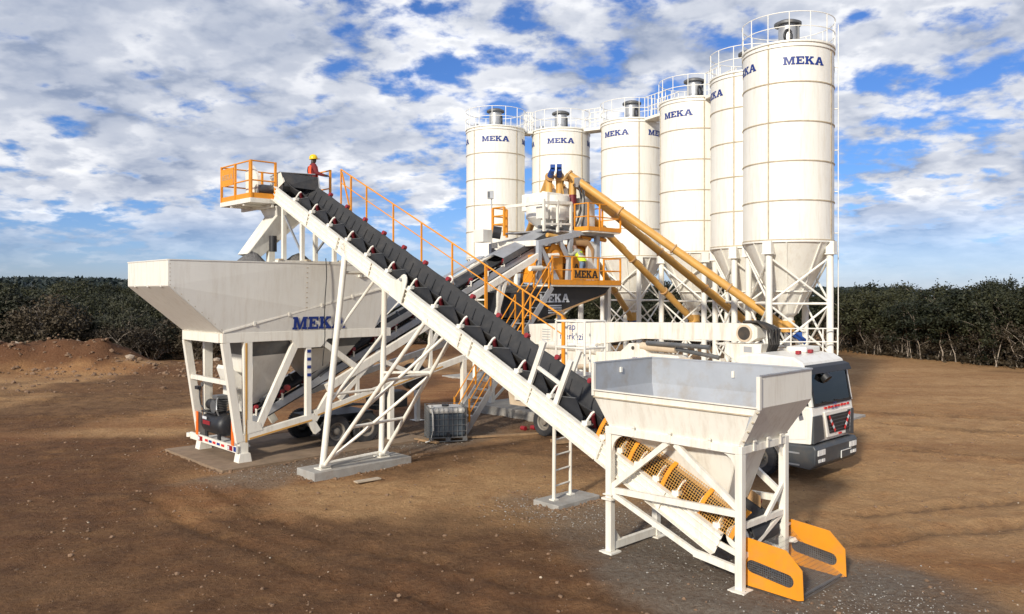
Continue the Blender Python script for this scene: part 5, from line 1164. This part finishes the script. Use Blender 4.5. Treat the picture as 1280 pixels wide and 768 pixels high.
    box(t, 'weigher_casing', (23.8, 22.9, Z2 + .9), (25.6, 24.4, Z2 + 1.62), 'silo', bevel=.03); box(t, 'weigher_casing', (25.65, 22.7, Z2 + .1), (26.6, 23.9, Z2 + 1.5), 'bin', bevel=.02)
    for a, b in ((24.75, 23.9), (25.2, 23.75), (25.3, 23.3)): tube(t, 'vent_sock', (a, b, Z2 + 1.5), (a, b, Z2 + 1.9), .17, 'silo', 14)
    tube(t, 'air_line', (25.75, 22.6, Z2 + .2), (25.75, 22.6, Z2 + 2.3), .05, 'steel', 8)
    MB().pipe([(25.3, 22.5, Z2 + 2.0), (25.25, 22.3, Z2 + 1.5), (25.1, 22.2, Z2 + .9), (24.9, 22.2, Z2 + .4), (24.75, 22.3, Z2 + .1)], .05, 7).build('cable_bundle', 'black', t, smooth=60)
    MB().pipe([(25.45, 22.5, Z2 + 2.1), (25.42, 22.28, Z2 + 1.4), (25.3, 22.2, Z2 + .6), (25.25, 22.3, Z2 + .1)], .035, 7).build('cable_bundle', 'black', t, smooth=60)
    for k, (p, q) in enumerate((((22.5, 22.0, Z1 + 1.0), (22.5, 24.4, Z1 + 1.0)), ((22.5, 22.0, Z1 + .5), (22.5, 24.4, Z1 + .5)), ((22.45, 22.02, Z1 + .95), (23.3, 22.02, Z1 + .95)))): tube(t, 'inner_rail', p, q, .03, 'yellow', 7)
    for a in (23.0, 24.0, 25.0, 26.0): tube(t, 'conveying_pipe', (a, 22.12, Z2 - .25), (a + .6, 22.12, Z2 - .3), .09, 'yellow' if a > 24.5 else 'screw', 10)
    MB().pipe([(24.1, 22.3, Z2 + 1.5), (24.0, 22.2, Z2 + 2.0), (24.5, 22.4, Z2 + 2.35), (25.0, 22.6, Z2 + 2.1)], .06, 8).build('air_pipe', 'screw', t, smooth=60)
    box(t, 'junction_box', (25.2, 22.45, Z2 + 1.9), (25.6, 22.65, Z2 + 2.3), 'steel')
    # yellow rails at the far left of the upper floor
    for a, b in ((22.6, 24.2), (22.6, 24.9), (23.4, 24.9)): beam(t, 'rail_post', (a, b, Z2 - .2), (a, b, Z2 + 1.0), .08, .08, 'yellow', up=(1, 0, 0))
    for z in (.3, .65, 1.0): tube(t, 'rail', (22.6, 24.2, Z2 + z), (22.6, 24.9, Z2 + z), .03, 'yellow', 7); tube(t, 'rail', (22.6, 24.9, Z2 + z), (23.4, 24.9, Z2 + z), .03, 'yellow', 7)
    MB().box((21.6, 24.4, 7.2), (.5, .6, .5)).build('lamp_box', 'bin', t); tube(t, 'flood_lamp', (21.7, 23.9, 7.35), (21.95, 23.7, 7.3), .25, 'black', 16)
tower()
T = lambda a, b, z: tuple(PW(a, b, z))
OUT = lambda i, z=3.45: (SILOS[i][0], SILOS[i][1], z)
for i, (a, b, z), lab, top in ((5, (25.2, 23.0, 9.95), 'upper of the two long tan screw tubes slanting down to the nearest silo', False),
                       (4, (25.5, 23.3, 9.9), 'lower of the two long tan screw tubes, ending under the fifth silo', False),
                       (3, (25.5, 23.7, 9.5), 'tan screw tube slanting from the tower to the fourth silo', False),
                       (2, (25.1, 24.0, 9.5), 'steep tan screw tube from the tower to the third silo', False),
                       (1, (24.6, 22.95, 9.82), 'tan screw tube behind the tower leading to the second silo', True),
                       (0, (24.2, 23.1, 9.78), 'tan screw tube leaning left from the tower top to the leftmost silo', True)):
    screw(T(a, b, z), OUT(i), .165 if i > 3 else .155, lab, top)

# stair up to the mixer platform
def stair():
    t = thing('steel_stair', 'steep steel stair with yellow handrails climbing to the mixer platform', 'stair', (19.6, 21.3, 0))
    f, e = Vector((17.75, 0, 0)), Vector((22.05, 0, 5.2)); b0, b1 = 20.95, 21.75
    d = (e - f).normalized()
    for b in (b0, b1): beam(t, 'stringer', f + Vector((0, b, .1)), e + Vector((0, b, -.08)), .05, .22, 'steel')
    n = 18
    for k in range(1, n):
        p = f.lerp(e, k / n); MB().box((p.x, (b0 + b1) / 2, p.z), (.24, b1 - b0 - .05, .04)).build('tread', 'steel', t)
    for b in (b0, b1):
        for h in (.55, 1.0): tube(t, 'handrail', f + Vector((.15, b, h + .15)), e + Vector((0, b, h)), .022, 'yellow', 7)
        for k in range(5):
            p = f.lerp(e, .04 + .23 * k) + Vector((0, b, 0)); beam(t, 'rail_post', p, p + Vector((0, 0, 1.03)), .05, .05, 'yellow', up=(1, 0, 0))
stair()
# ------------------------------------------------------------------ concrete pump truck (front faces -b)
def truck():
    t = thing('pump_truck', 'white concrete pump truck with folded boom, parked facing right below the nearest silo', 'truck', (20.75, 14.5, 0))
    a0, a1, f = 19.5, 22.0, 9.43
    # cab shell, side profile pushed across
    lowp = [(f + .06, 1.02), (f + .02, 1.75), (f + .05, 1.97), (f + 2.2, 2.05), (f + 2.2, .95), (f + 2.02, .9), (f + 1.98, 1.15), (f + 1.75, 1.32), (f + 1.25, 1.32), (f + 1.0, 1.15), (f + .95, .98)]
    cab = MB().prism([(a0 + .06, b, z) for b, z in lowp], (a1 - a0 - .12, 0, 0)).build('cab', 'truckwhite', t, bevel=.04)
    top = [(f + .20, 2.86), (f + .30, 3.08), (f + .55, 3.22), (f + 1.6, 3.27), (f + 2.12, 3.19), (f + 2.2, 3.0), (f + 2.2, 2.86)]
    MB().prism([(a0 + .06, b, z) for b, z in top], (a1 - a0 - .12, 0, 0)).build('roof', 'truckwhite', cab, bevel=.05)
    box(cab, 'rear_wall', (a0 + .062, f + 1.78, 2.052), (a1 - .062, f + 2.2, 2.858), 'truckwhite')
    fr = lambda u, z: Vector((u, f + (.05 + (z - 2.0) / .86 * .15 if z > 2 else .02 + (z - 1.75) * .12), z))     # front surface
    off = Vector((0, -.012, .004))
    MB().plate([fr(a0 + .14, 1.98) + off, fr(a1 - .14, 1.98) + off, fr(a1 - .16, 2.87) + off, fr(a0 + .16, 2.87) + off], .008).build('windscreen', 'clearglass', cab)
    for s, u in ((-1, a0 + .115), (1, a1 - .115)):
        MB().beam(fr(u, 1.97) + Vector((0, .03, 0)), fr(u, 2.87) + Vector((0, .03, 0)), .10, .09, up=(0, -1, .2)).build('pillar', 'truckwhite', cab)
        MB().beam(fr(u - s * .075, 1.99) + off * 2, fr(u - s * .075, 2.86) + off * 2, .05, .02, up=(0, -1, .2)).build('pillar_trim', 'black', cab)
    MB().beam(fr(a0 + .15, 2.0) + off * 2, fr(a1 - .15, 2.0) + off * 2, .02, .07).build('scuttle_trim', 'black', cab)
    # inside the cab
    box(cab, 'dashboard', (a0 + .15, f + .12, 1.99), (a1 - .15, f + .5, 2.14), 'black', bevel=.02)
    for u in (20.05, 21.45): st = box(cab, 'seat', (u - .25, f + 1.2, 2.06), (u + .25, f + 1.45, 2.7), 'cabgrey', bevel=.05); box(st, 'headrest', (u - .14, f + 1.22, 2.68), (u + .14, f + 1.36, 2.84), 'cabgrey', bevel=.04)
    MB().pipe([(21.4 + .22 * math.cos(w), f + .58 + .09 * math.sin(w), 2.24 + .2 * math.sin(w)) for w in [2 * math.pi * k / 18 for k in range(19)]], .018, 6).build('steering_wheel', 'black', cab, smooth=60)
    box(cab, 'paper', (21.55, f + .16, 2.145), (21.8, f + .3, 2.16), 'letterwhite')
    MB().prism([(a0 + .1, f + .03, 2.80), (a0 + .1, f + .22, 2.87), (a0 + .1, f + .27, 3.03), (a0 + .1, f + .10, 2.97)], (a1 - a0 - .2, 0, 0)).build('sun_visor', 'black', cab, bevel=.02)
    for u in (20.4, 21.1): MB().pipe([fr(u + .3, 2.0) + off * 3, fr(u - .25, 2.05) + off * 3], .014, 5).build('wiper', 'black', cab)
    # face: grille in white frame with red and white bars
    fy = f - .02
    MB().prism([(20.15, fy, 1.80), (21.75, fy, 1.80), (21.68, fy, 1.12), (20.32, fy, 1.12)], (0, .05, 0)).build('grille_surround', 'truckwhite', cab, bevel=.02)
    gr = MB().prism([(20.25, fy - .018, 1.70), (21.65, fy - .018, 1.70), (21.58, fy - .018, 1.22), (20.42, fy - .018, 1.22)], (0, .03, 0)).build('grille', 'black', cab)
    for k in range(5): box(gr, 'grille_bar', (20.38, fy - .035, 1.27 + .09 * k), (21.6, fy - .018, 1.29 + .09 * k), 'cabgrey')
    for p, q in (((20.32, 1.68), (20.68, 1.26)), ((21.56, 1.68), (21.24, 1.26))):
        for k in range(5):
            A = Vector((p[0], fy - .045, p[1])).lerp(Vector((q[0], fy - .045, q[1])), k / 5); B = Vector((p[0], fy - .045, p[1])).lerp(Vector((q[0], fy - .045, q[1])), (k + 1) / 5)
            MB().beam(A, B, .012, .07, up=(0, 0, 1)).build('warning_bar', 'redwhite' if k % 2 == 0 else 'letterwhite', gr)
    for k in range(8): box(cab, 'reflector', (20.22 + .19 * k, f + .0, 1.87), (20.33 + .19 * k, f + .02, 1.93) if k % 2 else (20.33 + .19 * k, f + .03, 1.92), 'redwhite') if k not in () else None
    box(cab, 'reflector', (20.95, fy - .03, 1.145), (21.1, fy - .005, 1.19), 'redwhite')
    font_text(cab, 'lettering', 'yapı\nmerkezi', .13, lambda x, y: fr(20.75 + x, 2.0) + Vector((0, -.07, -.04 + y)), 'navy')
    MB().prism([(a0 + .08, f - .01, 1.74), (a0 + .5, f - .03, 1.74), (a0 + .62, f - .03, 1.12), (a0 + .08, f - .01, 1.04)], (0, .08, 0)).build('corner_panel', 'cabgrey', cab); MB().prism([(a1 - .5, f - .03, 1.74), (a1 - .08, f - .01, 1.74), (a1 - .08, f - .01, 1.04), (a1 - .62, f - .03, 1.12)], (0, .08, 0)).build('corner_panel', 'cabgrey', cab)
    # bumper
    bp = MB().prism([(a0 + .02, f + .95, .95), (a0 + .02, f - .03, 1.0), (a0 + .02, f - .09, .9), (a0 + .02, f - .07, .5), (a0 + .02, f + .05, .38), (a0 + .02, f + .85, .42)], (a1 - a0 - .04, 0, 0)).build('bumper', 'cabgrey', t, bevel=.04)
    for u in (a0 + .12, a1 - .52):
        for k in range(2): box(bp, 'headlight', (u + .21 * k, f - .105, .74), (u + .19 + .21 * k, f - .08, .88), 'lampglass'); box(bp, 'fog_light', (u + .06 + .2 * k, f - .095, .56), (u + .2 + .2 * k, f - .07, .64), 'lampglass') if k < 2 else None
    box(bp, 'number_plate', (20.95, f - .10, .52), (21.5, f - .07, .70), 'cabgrey'); MB().beam((20.93, f - .11, .52), (20.93, f - .11, .71), .02, .02).beam((20.93, f - .11, .71), (21.52, f - .11, .71), .02, .02).build('plate_frame', 'lampglass', bp)
    # side: door with window, mirror, steps, lettering
    sx = a0 + .045
    dr = MB().prism([(sx, f + .62, 1.08), (sx, f + 1.75, 1.42), (sx, f + 1.85, 1.5), (sx, f + 1.85, 2.04), (sx, f + .2, 2.0), (sx, f + .2, 1.15)], (.012, 0, 0)).build('door', 'truckwhite', cab)
    MB().prism([(sx + .03, f + .2, 2.0), (sx + .03, f + 1.78, 2.04), (sx + .03, f + 1.78, 2.87), (sx + .03, f + .32, 2.87)], (.008, 0, 0)).build('door_window', 'clearglass', dr); MB().prism([(a1 - .08, f + .2, 2.0), (a1 - .08, f + 1.78, 2.04), (a1 - .08, f + 1.78, 2.87), (a1 - .08, f + .32, 2.87)], (.008, 0, 0)).build('side_window', 'clearglass', cab); beam(dr, 'window_post', (sx + .03, f + 1.0, 2.0), (sx + .03, f + 1.0, 2.88), .04, .05, 'black', up=(0, 1, 0))
    box(dr, 'handle', (sx - .03, f + 1.55, 1.75), (sx - .002, f + 1.78, 1.81), 'black')
    font_text(cab, 'lettering', 'yapı\nmerkezi', .2, lambda x, y: (sx - .012, f + 1.12 - x, 1.72 + y), 'navy'); font_text(cab, 'lettering', '63-018', .17, lambda x, y: (sx - .012, f + .92 - x, 1.24 + y), 'letterblack')
    mr = MB().pipe([(a0 + .05, f + .45, 2.85), (a0 - .18, f + .3, 2.8), (a0 - .2, f + .3, 2.0), (a0 + .05, f + .45, 2.0)], .02, 6).build('mirror_arm', 'black', cab); box(mr, 'mirror', (a0 - .30, f + .22, 2.1), (a0 - .08, f + .30, 2.6), 'black', bevel=.02)
    MB().pipe([(a0 + .05, f + .4, 1.98), (a0 - .25, f + .25, 1.92), (a0 - .28, f + .2, 1.78)], .06, 8).build('low_mirror', 'black', cab, smooth=60)
    tube(cab, 'front_mirror', (20.4, f + .12, 2.72), (20.4, f + .02, 2.62), .14, 'black', 14); MB().pipe([(20.2, f + .3, 2.95), (20.4, f + .08, 2.72)], .02, 6).build('mirror_arm', 'black', cab)
    for k, z in enumerate((.45, .75)): box(t, 'cab_step', (a0 + .0, f + .35, z), (a0 + .3, f + .92, z + .04), 'steel')
    box(t, 'step_panel', (a0 + .06, f + .25, .42), (a0 + .1, f + .95, 1.0), 'cabgrey')
    for u in (20.3, 21.0): box(cab, 'roof_lamp', (u, f + .75, 3.24), (u + .14, f + .87, 3.34), 'red', bevel=.02)
    box(cab, 'roof_box', (21.0, f + .9, 3.24), (21.85, f + 1.5, 3.40), 'bin', bevel=.04)
    # steering wheel and seat behind the glass are dark; dashboard light panel
    tube(t, 'outrigger_foot', (22.3, 10.9, .25), (23.4, 10.5, 1.0), .07, 'truckwhite', 8)
    for a in (a0 + .06, ): pass
    for b in (10.95, 12.7): wheel(t, a0 + .18, b, .5, .5, .32, 'a-'); wheel(t, a1 - .18, b, .5, .5, .32, 'a+')
    for b in (17.6, 18.95): wheel(t, a0 + .25, b, .5, .5, .5, 'a-'); wheel(t, a1 - .25, b, .5, .5, .5, 'a+')
    for a in (20.25, 21.25): beam(t, 'chassis_rail', (a, f + .6, .85), (a, 20.5, .85), .12, .26, 'darksteel')
    MB().span((a0 + .08, 11.75, 1.15), (a1 - .08, 12.1, 2.2)).build('bulkhead', 'truckwhite', t); box(t, 'deck', (a0 + .05, 11.9, 1.12), (a1 - .05, 20.4, 1.25), 'truckwhite')
    box(t, 'tool_box', (a0 + .03, 13.6, .5), (a0 + .6, 16.6, 1.1), 'truckwhite', bevel=.02); box(t, 'water_box', (a0 + .2, 14.2, 1.26), (a0 + .9, 17.2, 1.9), 'truckwhite', bevel=.04)
    ped = MB().tube((20.75, 13.0, 1.2), (20.75, 13.0, 2.4), .55, 24, .4).build('boom_pedestal', 'truckwhite', t, smooth=40)
    rc = MB().prism([(19.7, 19.6, .9), (21.8, 19.6, .9), (21.9, 19.6, 1.5), (19.6, 19.6, 1.5)], (0, 1.2, 0)).build('receiving_hopper', 'beige', t)
    # boom: upper section
    c0, c1 = 20.55, 21.05
    b1 = MB().prism([(c0, 11.75, 4.02), (c0, 11.55, 3.9), (c0, 11.55, 3.62), (c0, 11.75, 3.50), (c0, 13.1, 3.50), (c0, 15.6, 3.43), (c0, 17.8, 3.12), (c0, 19.3, 3.0), (c0, 20.6, 3.05), (c0, 20.7, 3.75), (c0, 17.5, 3.90), (c0, 14.0, 3.98)], (c1 - c0, 0, 0)).build('boom_section', 'boom', t, bevel=.015)
    hp = MB().tube((c0 - .03, 11.95, 3.74), (c0 - .002, 11.95, 3.74), .25, 24).build('hinge_ring', 'beige', b1, smooth=40); tube(hp, 'hinge_bore', (c0 - .045, 11.95, 3.74), (c0 - .03, 11.95, 3.74), .19, 'hoses', 20)
    font_text(b1, 'lettering', 'yapı\nmerkezi', .34, lambda x, y: (c0 - .008, 18.6 - x, 3.62 + y), 'navy')
    for k in range(5): box(b1, 'text_line', (c0 - .008, 19.6, 3.22 + .09 * k), (c0 - .003, 20.0, 3.245 + .09 * k), 'greypaint')
    b2 = MB().prism([(c0 + .05, 12.6, 3.42), (c0 + .05, 11.45, 3.45), (c0 + .05, 11.5, 3.0), (c0 + .05, 11.9, 2.88), (c0 + .05, 12.25, 2.9), (c0 + .05, 12.65, 3.15)], (.4, 0, 0)).build('knuckle_link', 'boom', t, bevel=.02); box(b2, 'id_plate', (c0 + .035, 11.75, 3.2), (c0 + .05, 12.0, 3.36), 'greypaint')
    # boom: lower section with cylinders
    d0, d1 = 20.35, 20.85
    b3 = MB().prism([(d0, 12.0, 2.75), (d0, 13.8, 2.72), (d0, 14.1, 2.98), (d0, 15.2, 3.0), (d0, 15.6, 3.28), (d0, 15.95, 3.28), (d0, 16.3, 3.0), (d0, 17.0, 2.94), (d0, 20.4, 2.9), (d0, 20.5, 2.3), (d0, 17, 2.28), (d0, 13, 2.35), (d0, 12.0, 2.45)], (d1 - d0, 0, 0)).build('boom_section', 'boom', t, bevel=.015)
    for b, z in ((15.78, 3.14), (17.6, 2.7), (18.9, 2.72), (20.0, 2.65), (13.2, 2.62)): tube(b3, 'pin', (d0 - .02, b, z), (d0 + .0, b, z), .06, 'hoses', 12)
    tube(t, 'boom_cylinder', (20.45, 15.5, 3.2), (20.45, 14.2, 3.18), .13, 'beige', 16); tube(t, 'cylinder_rod', (20.45, 14.2, 3.18), (20.45, 12.7, 3.0), .065, 'darksteel', 12)
    tube(t, 'boom_cylinder', (20.4, 19.9, 3.06), (20.4, 17.9, 3.03), .15, 'boom', 16); tube(t, 'cylinder_rod', (20.4, 17.9, 3.03), (20.4, 17.3, 3.02), .2, 'boom', 14)
    tube(t, 'delivery_pipe', (20.2, 13.5, 2.9), (20.2, 19.8, 2.2), .08, 'beige', 12); tube(t, 'delivery_pipe', (20.25, 12.9, 3.3), (20.3, 15.2, 3.33), .07, 'darksteel', 12)
    font_text(b3, 'lettering', 'yapı merkezi', .16, lambda x, y: (d0 - .008, 15.4 - x, 2.78 + y), 'navy')
    beam(t, 'boom_rest', (20.6, 12.4, 2.2), (20.6, 12.75, 2.95), .3, .12, 'boom', up=(0, 1, 0))
    # hose bundle round the knuckle
    for k in range(9):
        w = .03 * k; a = c0 + .02 + .06 * k
        MB().pipe([(a, 12.0, 4.06), (a, 11.55, 4.08 - w * .3), (a, 11.24 - .05 * (k % 3), 3.85), (a, 11.18 - .04 * (k % 2), 3.45), (a, 11.3, 3.1), (a, 11.6, 2.8), (a, 12.1, 2.72)], .042, 7).build('hydraulic_hose', 'hoses', t, smooth=60)
    box(t, 'roof_cover', (19.7, 11.3, 2.6), (21.7, 12.5, 2.75), 'beige', bevel=.03)
truck()

# white service rail below the nearest silo
def service_rail():
    x, y = SILOS[5][:2]; t = thing('service_platform', 'small white railed platform at the foot of the nearest silo', 'platform', (x, y - 1.0, 2.55), plant=False)
    box(t, 'floor', (-1.0, -.5, -.05), (1.35, .4, 0), 'silo')
    for px in (-1.0, -.4, .2, .8, 1.35): tube(t, 'rail_post', (px, -.5, 0), (px, -.5, 1.0), .025, 'silo', 7)
    for z in (.5, 1.0): tube(t, 'rail', (-1.0, -.5, z), (1.35, -.5, z), .025, 'silo', 7)
    beam(t, 'bearer', (-1.3, -.35, -.12), (1.4, -.35, -.12), .08, .14, 'silo')
    for px in (-.9, 1.2): beam(t, 'prop', (px, -.35, -2.5), (px, -.35, -.1), .08, .08, 'silo', up=(1, 0, 0))
service_rail()

# ------------------------------------------------------------------ caged water tank
def ibc():
    t = thing('caged_tank', 'dark square liquid tank in a wire cage on a pallet, below the stair', 'tank', (-2.23, 26.75, 0), plant=False, rz=R(14))
    w, d = .62, .56
    bt = box(t, 'bottle', (-w + .04, -d + .04, .17), (w - .04, d - .04, .92), 'tank', bevel=.07); box(bt, 'bottle_top', (-w + .042, -d + .042, .921), (w - .042, d - .042, 1.10), 'tanktop', bevel=.07); tube(bt, 'cap', (0, 0, 1.1), (0, 0, 1.16), .12, 'black', 16)
    for k in range(9):
        x = -w + 2 * w * k / 8
        for y in (-d, d): tube(t, 'cage_bar', (x, y, .14), (x, y, 1.13), .009, 'darksteel', 6)
    for k in range(1, 8):
        y = -d + 2 * d * k / 8
        for x in (-w, w): tube(t, 'cage_bar', (x, y, .14), (x, y, 1.13), .009, 'darksteel', 6)
    for z in (.16, .35, .55, .75, .94, 1.13):
        MB().pipe([(-w, -d, z), (w, -d, z), (w, d, z), (-w, d, z), (-w, -d, z)], .009, 6).build('cage_ring', 'darksteel', t)
    for y in (-d, 0, d):
        box(t, 'pallet_runner', (-w, y - .05, 0.02), (w, y + .05, .04), 'darksteel')
        for x in (-w + .06, 0, w - .06): box(t, 'pallet_block', (x - .07, y - .06, .04), (x + .07, y + .06, .13), 'darksteel')
    box(t, 'pallet_deck', (-w, -d, .13), (w, d, .15), 'darksteel'); tube(t, 'valve', (.0, -d - .09, .25), (0, -d + .03, .25), .06, 'black', 12)
    MB().pipe([(-.45, -.2, 1.14), (-.55, -.5, 1.2), (-.52, -.64, .9), (-.5, -.63, .4), (-.6, -.66, .08), (-.75, -.6, .03)], .025, 7).build('fill_hose', 'tanktop', t, smooth=60)
ibc()
for p, q, lab in (((-3.1, 26.35, .04), (.9, 27.6, .04), 'long muddy plank on the ground in front of the caged tank'), ((-3.2, 26.5, .05), (-2.4, 25.85, .05), 'short muddy plank lying at the left corner of the caged tank')):
    o = MB().beam(p, q, .14, .06).build('timber_plank', 'wood'); tag(o, lab, 'plank', 'planks by the tank')
o = MB().span((-.35, -.1, .0), (.35, .1, .03)).build('timber_board', 'paleplank'); o.location = (-3.75, 20.75, .02); o.rotation_euler = (0, 0, R(40)); tag(o, 'flat pale board lying in the dirt beside the trestle plinth', 'board')
o = MB().span((-.45, -.22, 0), (.45, .22, .09)).build('timber_block', 'wood'); o.location = (1.75, 26.1, .02); o.rotation_euler = (0, 0, R(20)); tag(o, 'short wooden block on the ground behind the white ladder', 'wood block')
# low foundation wall and pipes under the tower
o = MB().span((21.6, 21.3, -.1), (27.2, 25.2, .32)).build('foundation_slab', 'concrete', bevel=.02); o.rotation_euler = (0, 0, TH); tag(o, 'raised concrete foundation slab under the mixing tower', 'concrete slab')
for k, (a, b) in enumerate(((19.9, 20.2), (20.25, 20.05))):
    o = MB().tube((a, b, .08), (a, b + .2, .08), .08, 14).build('red_bucket', 'red', smooth=40); o.rotation_euler = (0, 0, TH); tag(o, 'small red drum lying on the ground at the stair foot', 'bucket', 'red drums at the stair foot')

# ------------------------------------------------------------------ people
def person(loc, rz, joints, mats, label, helmet, vest, vest_mat, cutz):
    t = thing('person', label, 'person', loc, plant=False, rz=rz)
    J = joints; names = list(J); vi = {n: i for i, n in enumerate(names)}
    E = [('pelvis', 'belly'), ('belly', 'chest'), ('chest', 'neck'), ('neck', 'head'), ('head', 'crown'), ('head', 'nose')]
    for s in 'lr': E += [('chest', 'sh' + s), ('sh' + s, 'el' + s), ('el' + s, 'wr' + s), ('wr' + s, 'ha' + s), ('ha' + s, 'fi' + s), ('ha' + s, 'th' + s), ('pelvis', 'hi' + s), ('hi' + s, 'kn' + s), ('kn' + s, 'an' + s), ('an' + s, 'to' + s)]
    RAD = dict(pelvis=(.155, .12), belly=(.17, .13), chest=(.19, .14), neck=(.062, .062), head=(.088, .10), crown=(.075, .085), nose=(.03, .03), sh=(.092, .092), el=(.072, .072), wr=(.048, .046), ha=(.042, .026), fi=(.022, .014), th=(.015, .015), hi=(.10, .10), kn=(.068, .068), an=(.045, .045), to=(.05, .035))
    me = bpy.data.meshes.new('body'); me.from_pydata([J[n] for n in names], [(vi[a], vi[b]) for a, b in E], [])
    o = bpy.data.objects.new('body', me); COL.objects.link(o)
    bpy.context.view_layer.objects.active = o
    sk = o.modifiers.new('skin', 'SKIN'); sk.use_smooth_shade = True
    if not me.skin_vertices: me.skin_vertices.new() if hasattr(me.skin_vertices, 'new') else None
    for n in names:
        k = n if n in RAD else n[:2]; v = me.skin_vertices[0].data[vi[n]]; v.radius = RAD[k]; v.use_root = (n == 'pelvis')
    ss = o.modifiers.new('sub', 'SUBSURF'); ss.levels = 2; ss.render_levels = 2
    bpy.context.view_layer.update(); dg = bpy.context.evaluated_depsgraph_get(); m2 = bpy.data.meshes.new_from_object(o.evaluated_get(dg)); bpy.data.objects.remove(o)
    m2.name = 'body'
    while len(m2.materials): m2.materials.pop()
    for x in mats: m2.materials.append(MATS[x])
    nk = Vector(J['neck']); pv = Vector(J['pelvis'])
    for p in m2.polygons:
        c = p.center; k = 1
        if c.z > nk.z + .03 and (c - Vector(J['head'])).length < .3: k = 0
        elif any((c - Vector(J[h + s])).length < .11 for h in ('ha', 'fi') for s in 'lr'): k = 0
        elif c.z < pv.z - .02: k = 3 if any((c - Vector(J['to' + s])).length < .16 for s in 'lr') else 2
        p.material_index = k
    m2.shade_smooth(); b = bpy.data.objects.new('body', m2); COL.objects.link(b); b.parent = t
    hd = Vector(J['head']); up = (Vector(J['crown']) - hd).normalized(); fw = (Vector(J['nose']) - hd); fw = (fw - up * fw.dot(up)).normalized(); sd = fw.cross(up)
    if helmet:
        mb = MB(); prof = [(0.135, .035), (.137, .07), (.125, .13), (.085, .178), (.04, .195), (0, .198)]; mb.lathe(prof, 20); M_ = Matrix((sd, fw, up)).transposed(); mb.v = [tuple(hd + M_ @ (Vector(p) * 1.0)) for p in mb.v]
        mb.add([hd + M_ @ Vector((math.cos(w) * .135, .02 + math.sin(w) * (.135 if math.sin(w) < 0 else .21), .04)) for w in [2 * math.pi * k / 20 for k in range(20)]], [tuple(range(20))])
        h = mb.build('safety_helmet', 'helmet', t, smooth=60)
    if vest:
        # sleeveless vest, a shell following the torso
        mb = MB(); pts = []; n = 20; rows = [('pelvis', .02, (.20, .16)), ('belly', 0, (.205, .165)), ('chest', -.05, (.225, .175)), ('chest', .08, (.215, .155)), ('neck', -.05, (.12, .10))]
        ch = Vector(J['shr']) - Vector(J['shl']); ch.z = 0; ch.normalize(); fr_ = Vector((0, 0, 1)).cross(ch)
        for nme, dz, (rx, ry) in rows:
            c = Vector(J[nme]) + Vector((0, 0, dz))
            for k in range(n): w = 2 * math.pi * k / n; pts.append(c + ch * math.cos(w) * rx + fr_ * math.sin(w) * ry)
        mb.add(pts, [(i * n + k, i * n + (k + 1) % n, (i + 1) * n + (k + 1) % n, (i + 1) * n + k) for i in range(len(rows) - 1) for k in range(n) if vest_mat == 'hivis' or abs(math.cos(2 * math.pi * (k + .5) / n)) > .3 and abs(math.cos(2 * math.pi * (k + .5) / n)) < .8])
        v = mb.build('safety_vest', vest_mat, t, smooth=70)
        mb = MB()
        for i0 in (0.8, ):
            c = Vector(J['belly']) + Vector((0, 0, .02)); q = [c + ch * math.cos(2 * math.pi * k / n) * .214 + fr_ * math.sin(2 * math.pi * k / n) * .174 for k in range(n)]
            mb.add(q + [p + Vector((0, 0, .05)) for p in q], [(k, (k + 1) % n, n + (k + 1) % n, n + k) for k in range(n)])
        mb.build('reflective_band', 'letterwhite', v) if vest_mat == 'hivis' else None
    return t
# local frame: person faces +y
STAND = dict(pelvis=(0, 0, .95), belly=(0, .01, 1.12), chest=(0, .0, 1.33), neck=(0, .01, 1.50), head=(0, .03, 1.62), crown=(0, .02, 1.72), nose=(0, .12, 1.61),
  shl=(-.19, 0, 1.42), ell=(-.27, -.03, 1.15), wrl=(-.25, .1, .93), hal=(-.245, .13, .85), fil=(-.24, .15, .77), thl=(-.2, .17, .84),
  shr=(.19, 0, 1.42), elr=(.27, .06, 1.17), wrr=(.34, .30, 1.10), har=(.36, .38, 1.09), fir=(.37, .46, 1.07), thr=(.32, .42, 1.10),
  hil=(-.10, 0, .90), knl=(-.12, .03, .5), anl=(-.13, 0, .09), tol=(-.14, .15, .05), hir=(.10, 0, .90), knr=(.12, .03, .5), anr=(.13, 0, .09), tor=(.15, .15, .05))
pp = PW(13.35, 23.5, 7.62)
person(tuple(pp), R(-62), STAND, ['skin', 'redcloth', 'redcloth', 'black'], 'worker in dark red overalls, orange vest and yellow helmet at the conveyor head', True, True, 'orangecloth', 0)
BEND = dict(STAND); BEND.update(belly=(0, .08, 1.12), chest=(0, .20, 1.30), neck=(0, .29, 1.44), head=(0, .36, 1.54), crown=(0, .37, 1.65), nose=(0, .45, 1.51), shl=(-.18, .2, 1.38), shr=(.18, .2, 1.38), ell=(-.26, .36, 1.22), wrl=(-.18, .56, 1.28), hal=(-.16, .63, 1.29), fil=(-.15, .70, 1.29), thl=(-.11, .64, 1.31), elr=(.26, .36, 1.2), wrr=(.2, .58, 1.3), har=(.18, .65, 1.31), fir=(.17, .72, 1.31), thr=(.13, .66, 1.33))
pp = PW(24.35, 21.42, 5.2)
person(tuple(pp), R(62), BEND, ['skinb', 'greyshirt', 'jeans', 'black'], 'worker in jeans and yellow-green vest bending over the orange mixer', False, True, 'hivis', 0)
